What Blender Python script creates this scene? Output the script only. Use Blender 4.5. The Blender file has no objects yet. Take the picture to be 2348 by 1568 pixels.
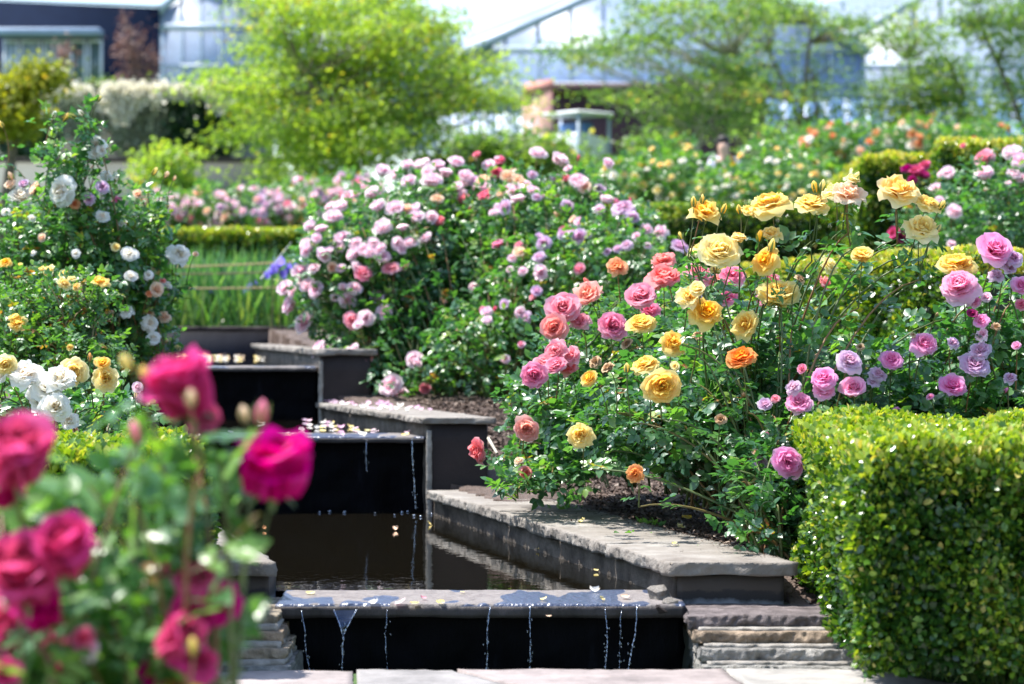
import bpy, math, random
import numpy as np
from mathutils import Vector, Matrix, noise as mnoise

# ------------------------------------------------------------------ scene, camera, light
sc = bpy.context.scene
COL = sc.collection
R = math.radians
PI = math.pi
FPX = 5544.0            # focal length in pixels of a 2348 px wide frame (85 mm on 36 mm)
CX, HY = 1174.0, 752.0  # centre column and horizon row in that frame

cam_d = bpy.data.cameras.new("camera")
cam = bpy.data.objects.new("camera", cam_d)
COL.objects.link(cam)
cam.location = (0, 0, 1.0)
cam.rotation_euler = (R(90), 0, 0)
cam_d.lens = 85
cam_d.sensor_width = 36
cam_d.shift_y = -32 / 2348
cam_d.clip_start = 0.1
cam_d.clip_end = 3000
cam_d.dof.use_dof = True
cam_d.dof.focus_distance = 8.6
cam_d.dof.aperture_fstop = 3.0
sc.camera = cam

SUN_EL, SUN_AZ = 64.0, -74.0      # azimuth from +Y (view direction), negative = left
w = bpy.data.worlds.new("World")
sc.world = w
w.use_nodes = True
nt = w.node_tree
nt.nodes.clear()
wo = nt.nodes.new("ShaderNodeOutputWorld")
wb = nt.nodes.new("ShaderNodeBackground")
ws = nt.nodes.new("ShaderNodeTexSky")
ws.sky_type = 'NISHITA'
ws.sun_disc = False
ws.sun_elevation = R(SUN_EL)
ws.sun_rotation = R(SUN_AZ)
ws.air_density = 1.0
ws.dust_density = 1.0
wb.inputs['Strength'].default_value = 0.15
nt.links.new(ws.outputs[0], wb.inputs[0])
nt.links.new(wb.outputs[0], wo.inputs[0])

sd = bpy.data.lights.new("sun", 'SUN')
sd.energy = 4.2
sd.angle = R(0.5)
sd.color = (1.0, 0.96, 0.9)
so = bpy.data.objects.new("sun", sd)
COL.objects.link(so)
tosun = Vector((math.sin(R(SUN_AZ)) * math.cos(R(SUN_EL)), math.cos(R(SUN_AZ)) * math.cos(R(SUN_EL)), math.sin(R(SUN_EL))))
so.rotation_euler = tosun.to_track_quat('Z', 'Y').to_euler()
so.location = (-10, 10, 30)

sc.view_settings.view_transform = 'Standard'
sc.view_settings.look = 'None'
sc.view_settings.exposure = 1.35
sc.view_settings.gamma = 1.0
sc.render.engine = 'CYCLES'
sc.cycles.max_bounces = 14
sc.cycles.diffuse_bounces = 9
sc.cycles.glossy_bounces = 4
sc.cycles.transmission_bounces = 9
sc.cycles.sample_clamp_indirect = 6.0
sc.cycles.use_denoising = True
sc.cycles.caustics_reflective = False
sc.cycles.caustics_refractive = False


def P(x, y, D):
    """a point seen at (x, y) of the 2348 px frame at distance D"""
    return np.array([(x - CX) / FPX * D, D, 1.0 + (HY - y) / FPX * D])


rng = np.random.default_rng(7)
random.seed(7)

# ------------------------------------------------------------------ materials
MATS = {}


def new_mat(name):
    m = bpy.data.materials.new(name)
    m.use_nodes = True
    m.node_tree.nodes.clear()
    MATS[name] = m
    return m, m.node_tree


def N(nt, t, **kw):
    n = nt.nodes.new(t)
    for k, v in kw.items():
        if k in n.inputs:
            n.inputs[k].default_value = v
        else:
            setattr(n, k, v)
    return n


def ramp(nt, fac, stops):
    n = nt.nodes.new("ShaderNodeValToRGB")
    cr = n.color_ramp
    while len(cr.elements) < len(stops):
        cr.elements.new(0.5)
    for e, (p, c) in zip(cr.elements, stops):
        e.position = p
        e.color = (*c, 1)
    if fac is not None:
        nt.links.new(fac, n.inputs[0])
    return n


def leaf_mat(name, stops, rough=0.38, transl=0.3, tcol=None, spec=0.5):
    m, t = new_mat(name)
    at = N(t, "ShaderNodeAttribute", attribute_name="rnd")
    r = ramp(t, at.outputs['Fac'], stops)
    p = N(t, "ShaderNodeBsdfPrincipled")
    p.inputs['Roughness'].default_value = rough
    p.inputs['Specular IOR Level'].default_value = spec
    t.links.new(r.outputs[0], p.inputs['Base Color'])
    tr = N(t, "ShaderNodeBsdfTranslucent")
    mx = N(t, "ShaderNodeMix", data_type='RGBA', blend_type='MULTIPLY')
    mx.inputs[0].default_value = 1
    t.links.new(r.outputs[0], mx.inputs[6])
    mx.inputs[7].default_value = (*(tcol or (3.2, 3.0, 1.2)), 1)
    t.links.new(mx.outputs[2], tr.inputs[0])
    ms = N(t, "ShaderNodeMixShader")
    ms.inputs[0].default_value = transl
    t.links.new(p.outputs[0], ms.inputs[1])
    t.links.new(tr.outputs[0], ms.inputs[2])
    o = N(t, "ShaderNodeOutputMaterial")
    t.links.new(ms.outputs[0], o.inputs[0])
    return m


def petal_mat(name, inner, mid, outer, transl=0.66, var=0.03):
    m, t = new_mat(name)
    at = N(t, "ShaderNodeAttribute", attribute_name="pt")
    r = ramp(t, at.outputs['Fac'], [(0.0, inner), (0.5, mid), (1.0, outer)])
    oi = N(t, "ShaderNodeObjectInfo")
    hs = N(t, "ShaderNodeHueSaturation")
    mr = N(t, "ShaderNodeMapRange")
    mr.inputs['To Min'].default_value = 0.5 - var
    mr.inputs['To Max'].default_value = 0.5 + var
    t.links.new(oi.outputs['Random'], mr.inputs['Value'])
    t.links.new(mr.outputs[0], hs.inputs['Hue'])
    mr2 = N(t, "ShaderNodeMapRange")
    mr2.inputs['To Min'].default_value = 1.08
    mr2.inputs['To Max'].default_value = 0.84
    t.links.new(oi.outputs['Random'], mr2.inputs['Value'])
    t.links.new(mr2.outputs[0], hs.inputs['Saturation'])
    t.links.new(r.outputs[0], hs.inputs['Color'])
    p = N(t, "ShaderNodeBsdfPrincipled")
    p.inputs['Roughness'].default_value = 0.55
    p.inputs['Specular IOR Level'].default_value = 0.25
    t.links.new(hs.outputs[0], p.inputs['Base Color'])
    tr = N(t, "ShaderNodeBsdfTranslucent")
    t.links.new(hs.outputs[0], tr.inputs[0])
    ms = N(t, "ShaderNodeMixShader")
    ms.inputs[0].default_value = transl
    t.links.new(p.outputs[0], ms.inputs[1])
    t.links.new(tr.outputs[0], ms.inputs[2])
    o = N(t, "ShaderNodeOutputMaterial")
    t.links.new(ms.outputs[0], o.inputs[0])
    return m


def rough_mat(name, stops, scale=6.0, rough=0.8, bump=0.3, bscale=40.0, detail=8, spec=0.3, stretch=(1, 1, 1), dist=0.01):
    m, t = new_mat(name)
    tc = N(t, "ShaderNodeTexCoord")
    mp = N(t, "ShaderNodeMapping")
    mp.inputs['Scale'].default_value = stretch
    t.links.new(tc.outputs['Object'], mp.inputs[0])
    n1 = N(t, "ShaderNodeTexNoise", Scale=scale, Detail=detail, Roughness=0.65)
    t.links.new(mp.outputs[0], n1.inputs['Vector'])
    r = ramp(t, n1.outputs['Fac'], stops)
    p = N(t, "ShaderNodeBsdfPrincipled")
    p.inputs['Roughness'].default_value = rough
    p.inputs['Specular IOR Level'].default_value = spec
    t.links.new(r.outputs[0], p.inputs['Base Color'])
    n2 = N(t, "ShaderNodeTexNoise", Scale=bscale, Detail=6, Roughness=0.7)
    t.links.new(mp.outputs[0], n2.inputs['Vector'])
    b = N(t, "ShaderNodeBump")
    b.inputs['Strength'].default_value = bump
    b.inputs['Distance'].default_value = dist
    t.links.new(n2.outputs['Fac'], b.inputs['Height'])
    t.links.new(b.outputs[0], p.inputs['Normal'])
    o = N(t, "ShaderNodeOutputMaterial")
    t.links.new(p.outputs[0], o.inputs[0])
    return m


def attr_mat(name, stops, rough=0.8, bump=0.3, bscale=40.0, mottle=0.35, mscale=7.0, attr="rnd", dist=.01):
    """colour chosen per piece by the attribute, mottled by noise"""
    m, t = new_mat(name)
    at = N(t, "ShaderNodeAttribute", attribute_name=attr)
    tc = N(t, "ShaderNodeTexCoord")
    r = ramp(t, at.outputs['Fac'], stops)
    n1 = N(t, "ShaderNodeTexNoise", Scale=mscale, Detail=8, Roughness=0.7)
    t.links.new(tc.outputs['Object'], n1.inputs['Vector'])
    r2 = ramp(t, n1.outputs['Fac'], [(0.3, (1 - mottle,) * 3), (0.7, (1 + mottle * .4,) * 3)])
    mx = N(t, "ShaderNodeMix", data_type='RGBA', blend_type='MULTIPLY')
    mx.inputs[0].default_value = 1
    t.links.new(r.outputs[0], mx.inputs[6])
    t.links.new(r2.outputs[0], mx.inputs[7])
    p = N(t, "ShaderNodeBsdfPrincipled")
    p.inputs['Roughness'].default_value = rough
    p.inputs['Specular IOR Level'].default_value = 0.3
    t.links.new(mx.outputs[2], p.inputs['Base Color'])
    n2 = N(t, "ShaderNodeTexNoise", Scale=bscale, Detail=6, Roughness=0.7)
    t.links.new(tc.outputs['Object'], n2.inputs['Vector'])
    b = N(t, "ShaderNodeBump")
    b.inputs['Strength'].default_value = bump
    b.inputs['Distance'].default_value = dist
    t.links.new(n2.outputs['Fac'], b.inputs['Height'])
    t.links.new(b.outputs[0], p.inputs['Normal'])
    o = N(t, "ShaderNodeOutputMaterial")
    t.links.new(p.outputs[0], o.inputs[0])
    return m


# leaves
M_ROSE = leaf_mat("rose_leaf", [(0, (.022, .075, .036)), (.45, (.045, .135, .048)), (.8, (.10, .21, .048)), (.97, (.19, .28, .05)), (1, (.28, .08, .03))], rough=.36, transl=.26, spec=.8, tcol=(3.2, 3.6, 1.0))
M_ROSE_L = leaf_mat("light_rose_leaf", [(0, (.035, .10, .04)), (.5, (.065, .16, .05)), (.9, (.15, .26, .05)), (1, (.25, .09, .04))], rough=.36, transl=.28, tcol=(3, 3.3, .8))
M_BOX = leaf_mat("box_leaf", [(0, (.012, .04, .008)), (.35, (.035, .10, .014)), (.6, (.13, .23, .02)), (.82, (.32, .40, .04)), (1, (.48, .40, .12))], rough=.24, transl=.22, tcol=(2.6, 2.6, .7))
M_MAPLE = leaf_mat("maple_leaf", [(0, (.08, .16, .03)), (.5, (.19, .29, .045)), (.88, (.32, .40, .06)), (1, (.34, .24, .04))], rough=.5, transl=.5, tcol=(2.2, 2.2, .8))
M_MAPLE_D = leaf_mat("dark_maple_leaf", [(0, (.05, .12, .045)), (.5, (.12, .20, .055)), (.9, (.21, .28, .07)), (1, (.32, .24, .07))], rough=.5, transl=.58, tcol=(2.2, 2.2, .9))
M_MAPLE_Y = leaf_mat("golden_leaf", [(0, (.12, .17, .015)), (.5, (.26, .29, .02)), (.9, (.40, .36, .03)), (1, (.5, .32, .04))], rough=.5, transl=.4, tcol=(1.8, 1.7, .8))
M_COPPER = leaf_mat("copper_leaf", [(0, (.12, .06, .05)), (1, (.3, .17, .13))], rough=.6, transl=.2, tcol=(1.5, 1.2, 1.2))
M_IVY = leaf_mat("trailing_leaf", [(0, (.14, .2, .12)), (.6, (.3, .36, .22)), (1, (.5, .52, .34))], rough=.6, transl=.25, tcol=(1.5, 1.5, 1))
M_DARKHEDGE = leaf_mat("dark_shrub_leaf", [(0, (.006, .03, .008)), (1, (.02, .07, .015))], rough=.5, transl=.15)
M_GRASS = leaf_mat("grass_blade", [(0, (.06, .14, .04)), (.6, (.10, .21, .05)), (1, (.25, .3, .1))], rough=.4, transl=.35, tcol=(2.2, 2.4, .8))
M_IRISL = leaf_mat("iris_blade", [(0, (.04, .12, .05)), (.6, (.085, .19, .075)), (1, (.2, .3, .13))], rough=.4, transl=.35, tcol=(2.0, 2.3, .8))
M_STEM = leaf_mat("green_cane", [(0, (.05, .09, .02)), (.6, (.10, .13, .035)), (1, (.22, .10, .04))], rough=.5, transl=.0)
M_BARK = rough_mat("bark", [(.3, (.09, .07, .05)), (.7, (.22, .18, .13))], scale=14, bump=.5)
M_PBARK = rough_mat("pale_bark", [(.3, (.28, .26, .2)), (.7, (.5, .47, .38))], scale=14, bump=.4)
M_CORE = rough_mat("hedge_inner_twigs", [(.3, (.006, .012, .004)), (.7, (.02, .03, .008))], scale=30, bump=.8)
# petals
PET = {
    'Y': petal_mat("yellow_petal", (.93, .56, .04), (.95, .71, .14), (.96, .83, .38), var=.008),
    'O': petal_mat("orange_yellow_petal", (.85, .28, .03), (.88, .38, .07), (.9, .52, .2), var=.01),
    'I': petal_mat("cream_petal", (.94, .66, .12), (.96, .80, .32), (.97, .90, .58), var=.01),
    'C': petal_mat("coral_petal", (.90, .20, .14), (.92, .30, .27), (.94, .46, .48), var=.025),
    'K': petal_mat("rose_pink_petal", (.84, .18, .28), (.90, .34, .46), (.93, .52, .64), var=.015),
    'P': petal_mat("light_pink_petal", (.92, .50, .60), (.95, .72, .80), (.96, .86, .90), var=.015),
    'H': petal_mat("hot_pink_petal", (.8, .1, .16), (.85, .2, .3), (.88, .32, .45), var=.01),
    'M': petal_mat("mauve_petal", (.86, .20, .44), (.94, .42, .66), (.96, .62, .83), var=.012),
    'L': petal_mat("pale_mauve_petal", (.7, .3, .42), (.78, .52, .7), (.84, .74, .88), var=.01),
    'W': petal_mat("white_petal", (.92, .76, .5), (.93, .90, .84), (.93, .93, .92), var=.01),
    'B': petal_mat("blush_petal", (.92, .5, .3), (.94, .70, .50), (.95, .84, .70), var=.01),
    'G': petal_mat("magenta_petal", (.34, .0, .06), (.64, .002, .155), (.78, .012, .30), transl=.5, var=.012),
    'X': petal_mat("crimson_petal", (.25, .0, .06), (.42, .01, .14), (.5, .03, .24), var=.01),
    'T': petal_mat("tangerine_petal", (.88, .30, .10), (.90, .42, .18), (.92, .56, .32), var=.012),
    'S': petal_mat("spent_petal", (.30, .14, .06), (.5, .3, .15), (.66, .48, .28), transl=.3, var=.01),
    'V': petal_mat("violet_petal", (.1, .06, .5), (.18, .14, .68), (.3, .26, .8), var=.01),
}
M_SEPAL = leaf_mat("green_sepal", [(0, (.07, .13, .04)), (1, (.16, .2, .07))], rough=.5, transl=.15)
# stone, soil, water
M_COPE = rough_mat("riven_sandstone", [(.3, (.12, .104, .09)), (.42, (.205, .182, .158)), (.55, (.245, .223, .198)), (.72, (.32, .30, .27))], scale=5.5, bump=.6, bscale=34, rough=.9, dist=.02)
M_PIER = rough_mat("dark_rendered_pier", [(.3, (.018, .0125, .012)), (.7, (.036, .026, .024))], scale=3.0, bump=.25, bscale=60, rough=.75)
M_MORTAR = rough_mat("rough_mortar", [(.3, (.2, .18, .155)), (.7, (.42, .39, .35))], scale=18, bump=.9, bscale=60, rough=.95)
M_COURSE = attr_mat("stone_course", [(0, (.36, .31, .23)), (.3, (.38, .28, .19)), (.55, (.3, .28, .26)), (.8, (.2, .165, .165)), (1, (.36, .345, .315))], bump=1.0, bscale=26, mottle=.75, mscale=13, dist=.03)
M_PAVE = attr_mat("paving_slab", [(0, (.28, .235, .225)), (.5, (.31, .295, .27)), (1, (.25, .235, .23))], bump=.25, bscale=30, mottle=.5, mscale=5)
M_BLACK = rough_mat("wet_black_slate", [(.35, (.0006, .0006, .001)), (.6, (.0016, .0016, .003)), (.8, (.010, .010, .014))], scale=9, bump=.7, bscale=25, rough=.6, spec=.05, stretch=(1, 1, .18))
M_DWALL = rough_mat("dark_slate_wall", [(.3, (.012, .013, .02)), (.62, (.022, .022, .03)), (.8, (.10, .11, .15))], scale=2.2, bump=.3, rough=.7, stretch=(1, 1, .25))
M_CHIP = attr_mat("bark_chip", [(0, (.035, .022, .016)), (.5, (.10, .068, .052)), (.9, (.2, .14, .11)), (1, (.4, .33, .27))], mottle=.2)


def lip_mat():
    m, t = new_mat("wet_weir_stone")
    tc = N(t, "ShaderNodeTexCoord")
    mp = N(t, "ShaderNodeMapping")
    mp.inputs['Scale'].default_value = (1.0, .3, 1)
    t.links.new(tc.outputs['Object'], mp.inputs[0])
    n = N(t, "ShaderNodeTexNoise", Scale=5.5, Detail=2.5, Roughness=.5)
    t.links.new(mp.outputs[0], n.inputs['Vector'])
    mask = ramp(t, n.outputs['Fac'], [(.515, (0, 0, 0)), (.525, (1, 1, 1))])
    n2 = N(t, "ShaderNodeTexNoise", Scale=30, Detail=8)
    t.links.new(tc.outputs['Object'], n2.inputs['Vector'])
    dry = ramp(t, n2.outputs['Fac'], [(.3, (.13, .112, .108)), (.7, (.2, .18, .17))])
    mx = N(t, "ShaderNodeMix", data_type='RGBA')
    t.links.new(mask.outputs[0], mx.inputs[0])
    t.links.new(dry.outputs[0], mx.inputs[6])
    mx.inputs[7].default_value = (.055, .07, .12, 1)  # wet patches, with the blue of reflected sky put into the colour
    p = N(t, "ShaderNodeBsdfPrincipled")
    t.links.new(mx.outputs[2], p.inputs['Base Color'])
    mr = N(t, "ShaderNodeMapRange")
    mr.inputs['To Min'].default_value = .85
    mr.inputs['To Max'].default_value = .3
    t.links.new(mask.outputs[0], mr.inputs['Value'])
    t.links.new(mr.outputs[0], p.inputs['Roughness'])
    n3 = N(t, "ShaderNodeTexNoise", Scale=45, Detail=3)
    t.links.new(tc.outputs['Object'], n3.inputs['Vector'])
    b = N(t, "ShaderNodeBump")
    b.inputs['Strength'].default_value = .9
    b.inputs['Distance'].default_value = .012
    t.links.new(n3.outputs['Fac'], b.inputs['Height'])
    t.links.new(b.outputs[0], p.inputs['Normal'])
    o = N(t, "ShaderNodeOutputMaterial")
    t.links.new(p.outputs[0], o.inputs[0])
    return m


M_LIP = lip_mat()


def water_mat():
    m, t = new_mat("pool_water")
    p = N(t, "ShaderNodeBsdfPrincipled")
    p.inputs['Base Color'].default_value = (.006, .005, .003, 1)
    p.inputs['Roughness'].default_value = .02
    p.inputs['IOR'].default_value = 1.33
    tc = N(t, "ShaderNodeTexCoord")
    mp = N(t, "ShaderNodeMapping")
    mp.inputs['Scale'].default_value = (1, .6, 1)
    t.links.new(tc.outputs['Object'], mp.inputs[0])
    n = N(t, "ShaderNodeTexNoise", Scale=16, Detail=3, Roughness=.55)
    t.links.new(mp.outputs[0], n.inputs['Vector'])
    b = N(t, "ShaderNodeBump")
    b.inputs['Strength'].default_value = .08
    b.inputs['Distance'].default_value = .01
    t.links.new(n.outputs['Fac'], b.inputs['Height'])
    t.links.new(b.outputs[0], p.inputs['Normal'])
    o = N(t, "ShaderNodeOutputMaterial")
    t.links.new(p.outputs[0], o.inputs[0])
    return m


M_WATER = water_mat()


def drop_mat():
    m, t = new_mat("falling_water")
    g = N(t, "ShaderNodeBsdfGlossy")
    g.inputs['Roughness'].default_value = .12
    g.inputs['Color'].default_value = (.8, .88, 1, 1)
    tr = N(t, "ShaderNodeBsdfTranslucent")
    tr.inputs[0].default_value = (.3, .38, .5, 1)
    tp = N(t, "ShaderNodeBsdfTransparent")
    ms = N(t, "ShaderNodeMixShader")
    ms.inputs[0].default_value = .35
    t.links.new(g.outputs[0], ms.inputs[1])
    t.links.new(tr.outputs[0], ms.inputs[2])
    m2 = N(t, "ShaderNodeMixShader")
    m2.inputs[0].default_value = .5
    t.links.new(ms.outputs[0], m2.inputs[1])
    t.links.new(tp.outputs[0], m2.inputs[2])
    o = N(t, "ShaderNodeOutputMaterial")
    t.links.new(m2.outputs[0], o.inputs[0])
    return m


M_DROP = drop_mat()


def film_mat():
    m, t = new_mat("thin_water_film")
    g = N(t, "ShaderNodeBsdfGlossy")
    g.inputs['Roughness'].default_value = .25
    g.inputs['Color'].default_value = (.5, .65, 1, 1)
    tp = N(t, "ShaderNodeBsdfTransparent")
    ms = N(t, "ShaderNodeMixShader")
    ms.inputs[0].default_value = .93
    t.links.new(g.outputs[0], ms.inputs[1])
    t.links.new(tp.outputs[0], ms.inputs[2])
    o = N(t, "ShaderNodeOutputMaterial")
    t.links.new(ms.outputs[0], o.inputs[0])
    return m


M_FILM = film_mat()


def ground_mat():
    m, t = new_mat("ground_soil_and_lawn")
    ge = N(t, "ShaderNodeNewGeometry")
    sx = N(t, "ShaderNodeSeparateXYZ")
    t.links.new(ge.outputs['Position'], sx.inputs[0])
    n = N(t, "ShaderNodeTexNoise", Scale=9, Detail=9, Roughness=.7)
    t.links.new(ge.outputs['Position'], n.inputs['Vector'])
    soil = ramp(t, n.outputs['Fac'], [(.28, (.04, .027, .021)), (.5, (.10, .07, .056)), (.72, (.17, .125, .105))])
    grass = ramp(t, n.outputs['Fac'], [(.3, (.03, .07, .018)), (.7, (.08, .15, .03))])
    a = N(t, "ShaderNodeMath", operation='LESS_THAN')
    t.links.new(sx.outputs['Y'], a.inputs[0])
    a.inputs[1].default_value = 7.32
    b_ = N(t, "ShaderNodeMath", operation='GREATER_THAN')
    t.links.new(sx.outputs['Y'], b_.inputs[0])
    b_.inputs[1].default_value = 18.2
    c = N(t, "ShaderNodeMath", operation='MAXIMUM')
    t.links.new(a.outputs[0], c.inputs[0])
    t.links.new(b_.outputs[0], c.inputs[1])
    mx = N(t, "ShaderNodeMix", data_type='RGBA')
    t.links.new(c.outputs[0], mx.inputs[0])
    t.links.new(soil.outputs[0], mx.inputs[6])
    t.links.new(grass.outputs[0], mx.inputs[7])
    p = N(t, "ShaderNodeBsdfPrincipled")
    p.inputs['Roughness'].default_value = .95
    t.links.new(mx.outputs[2], p.inputs['Base Color'])
    n2 = N(t, "ShaderNodeTexNoise", Scale=70, Detail=5)
    t.links.new(ge.outputs['Position'], n2.inputs['Vector'])
    b = N(t, "ShaderNodeBump")
    b.inputs['Strength'].default_value = 1
    b.inputs['Distance'].default_value = .02
    t.links.new(n2.outputs['Fac'], b.inputs['Height'])
    t.links.new(b.outputs[0], p.inputs['Normal'])
    o = N(t, "ShaderNodeOutputMaterial")
    t.links.new(p.outputs[0], o.inputs[0])
    return m


def plain(name, col, rough=.6, spec=.4, metal=0, transl=0):
    m, t = new_mat(name)
    tc = N(t, "ShaderNodeTexCoord")
    n = N(t, "ShaderNodeTexNoise", Scale=3.0, Detail=6)
    t.links.new(tc.outputs['Object'], n.inputs['Vector'])
    r = ramp(t, n.outputs['Fac'], [(.3, tuple(c * .86 for c in col)), (.7, tuple(min(1, c * 1.08) for c in col))])
    p = N(t, "ShaderNodeBsdfPrincipled")
    p.inputs['Roughness'].default_value = rough
    p.inputs['Specular IOR Level'].default_value = spec
    p.inputs['Metallic'].default_value = metal
    t.links.new(r.outputs[0], p.inputs['Base Color'])
    o = N(t, "ShaderNodeOutputMaterial")
    if transl:
        tr = N(t, "ShaderNodeBsdfTranslucent")
        t.links.new(r.outputs[0], tr.inputs[0])
        ms = N(t, "ShaderNodeMixShader")
        ms.inputs[0].default_value = transl
        t.links.new(p.outputs[0], ms.inputs[1])
        t.links.new(tr.outputs[0], ms.inputs[2])
        t.links.new(ms.outputs[0], o.inputs[0])
    else:
        t.links.new(p.outputs[0], o.inputs[0])
    return m


# ------------------------------------------------------------------ mesh helpers
def raw_mesh(name, V, F, attrs=None, smooth=False, mats=(), mi=None):
    """V (n,3), F (m,k) one face size"""
    V = np.asarray(V, dtype=np.float32)
    F = np.asarray(F, dtype=np.int32)
    me = bpy.data.meshes.new(name)
    me.vertices.add(len(V))
    me.vertices.foreach_set("co", V.ravel())
    k = F.shape[1]
    me.loops.add(F.size)
    me.loops.foreach_set("vertex_index", F.ravel())
    me.polygons.add(len(F))
    me.polygons.foreach_set("loop_start", np.arange(0, F.size, k, dtype=np.int32))
    me.polygons.foreach_set("loop_total", np.full(len(F), k, dtype=np.int32))
    if smooth:
        me.polygons.foreach_set("use_smooth", np.ones(len(F), dtype=bool))
    for m in mats:
        me.materials.append(m)
    if mi is not None:
        me.polygons.foreach_set("material_index", np.asarray(mi, dtype=np.int32))
    for a, vals in (attrs or {}).items():
        at = me.attributes.new(a, 'FLOAT', 'POINT')
        at.data.foreach_set("value", np.asarray(vals, dtype=np.float32))
    me.update(calc_edges=True)
    return me


def scatter(name, tv, tf, T, Rm, S, rnd, mats, jitter=0.0, smooth=False):
    """copies of the template (tv,tf) with positions T (n,3), rotations Rm (n,3,3), scales S"""
    n = len(T)
    nv = len(tv)
    V = np.einsum('nij,vj->nvi', Rm, tv) * np.asarray(S).reshape(-1, 1, 1) + T[:, None, :]
    F = (tf[None, :, :] + (np.arange(n) * nv)[:, None, None]).reshape(-1, tf.shape[1])
    a = np.repeat(rnd, nv)
    if jitter:
        a = np.clip(a + rng.normal(0, jitter, len(a)), 0, 1)
    return raw_mesh(name, V.reshape(-1, 3), F, {'rnd': a}, smooth, mats)


def frames(d, n):
    """rotation matrices whose columns are side, d, normal"""
    d = d / np.linalg.norm(d, axis=1, keepdims=True)
    n = n - (n * d).sum(1, keepdims=True) * d
    n = n / (np.linalg.norm(n, axis=1, keepdims=True) + 1e-9)
    s = np.cross(d, n)
    return np.stack([s, d, n], axis=2)


def rand_dirs(n, r=None):
    v = (r or rng).normal(size=(n, 3))
    return v / np.linalg.norm(v, axis=1, keepdims=True)


def link(name, me, parent=None, loc=None):
    o = bpy.data.objects.new(name, me)
    COL.objects.link(o)
    if parent is not None:
        o.parent = parent
    if loc is not None:
        o.location = loc
    return o


def tag(o, label=None, cat=None, group=None, kind=None):
    if label:
        o['label'] = label
    if cat:
        o['category'] = cat
    if group:
        o['group'] = group
    if kind:
        o['kind'] = kind
    return o


def thing(name, label, cat, loc=(0, 0, 0), group=None):
    o = bpy.data.objects.new(name, None)
    COL.objects.link(o)
    o.location = loc
    o.empty_display_size = .1
    return tag(o, label, cat, group)


def tubes(name, paths, mats, sides=5, rnd=None):
    """paths: list of (points (k,3), radii (k,))"""
    Vs, Fs, As = [], [], []
    off = 0
    ang = np.arange(sides) * 2 * PI / sides
    for i, (pts, rad) in enumerate(paths):
        pts = np.asarray(pts, float)
        k = len(pts)
        tg = np.gradient(pts, axis=0)
        tg /= (np.linalg.norm(tg, axis=1, keepdims=True) + 1e-9)
        ref = np.array([.31, .87, .38])
        a = np.cross(tg, ref)
        a /= (np.linalg.norm(a, axis=1, keepdims=True) + 1e-9)
        b = np.cross(tg, a)
        rad = np.broadcast_to(rad, (k,))
        ring = pts[:, None, :] + rad[:, None, None] * (np.cos(ang)[None, :, None] * a[:, None, :] + np.sin(ang)[None, :, None] * b[:, None, :])
        Vs.append(ring.reshape(-1, 3))
        j = np.arange(sides)
        jn = (j + 1) % sides
        for q in range(k - 1):
            Fs.append(np.stack([off + q * sides + j, off + q * sides + jn, off + (q + 1) * sides + jn, off + (q + 1) * sides + j], 1))
        As.append(np.full(k * sides, rng.random() if rnd is None else rnd))
        off += k * sides
    return raw_mesh(name, np.concatenate(Vs), np.concatenate(Fs), {'rnd': np.concatenate(As)}, True, mats)


def bez(a, c, b, k=9):
    t = np.linspace(0, 1, k)[:, None]
    return (1 - t) ** 2 * a + 2 * t * (1 - t) * c + t ** 2 * b


class MB:
    """collects boxes and polygons into one mesh (quads only)"""
    def __init__(s):
        s.V, s.F, s.A, s.n = [], [], [], 0

    def add(s, V, F, a=0.5):
        s.V.append(np.asarray(V, float))
        s.F.append(np.asarray(F) + s.n)
        s.A.append(np.full(len(V), a))
        s.n += len(V)

    def box(s, x0, x1, y0, y1, z0, z1, a=.5):
        V = [(x, y, z) for z in (z0, z1) for y in (y0, y1) for x in (x0, x1)]
        F = [(0, 2, 3, 1), (4, 5, 7, 6), (0, 1, 5, 4), (2, 6, 7, 3), (0, 4, 6, 2), (1, 3, 7, 5)]
        s.add(V, F, a)

    def hexa(s, bot, top, a=.5):
        """bot/top: 4 points each, counter-clockwise from above"""
        V = list(bot) + list(top)
        F = [(3, 2, 1, 0), (4, 5, 6, 7), (0, 1, 5, 4), (1, 2, 6, 5), (2, 3, 7, 6), (3, 0, 4, 7)]
        s.add(V, F, a)

    def bar(s, a, b, w_, a_=.5):
        a, b = np.array(a, float), np.array(b, float)
        d = b - a
        d /= np.linalg.norm(d)
        u = np.cross(d, (0, 0, 1)) if abs(d[2]) < .9 else np.cross(d, (0, 1, 0))
        u /= np.linalg.norm(u)
        v = np.cross(d, u)
        q = [(-1, -1), (1, -1), (1, 1), (-1, 1)]
        s.hexa([a + (i * u + j * v) * w_ / 2 for i, j in q], [b + (i * u + j * v) * w_ / 2 for i, j in q], a_)

    def build(s, name, mat, parent=None, loc=None, bevel=0, smooth=False):
        me = raw_mesh(name, np.concatenate(s.V), np.concatenate(s.F), {'rnd': np.concatenate(s.A)}, smooth, [mat])
        o = link(name, me, parent, loc)
        if bevel:
            b = o.modifiers.new("bevel", 'BEVEL')
            b.width = bevel
            b.segments = 2
            b.limit_method = 'ANGLE'
        return o


def nz(p, s=1.0, seed=0.0):
    return mnoise.noise(Vector((p[0] * s + seed, p[1] * s, p[2] * s)))


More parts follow.
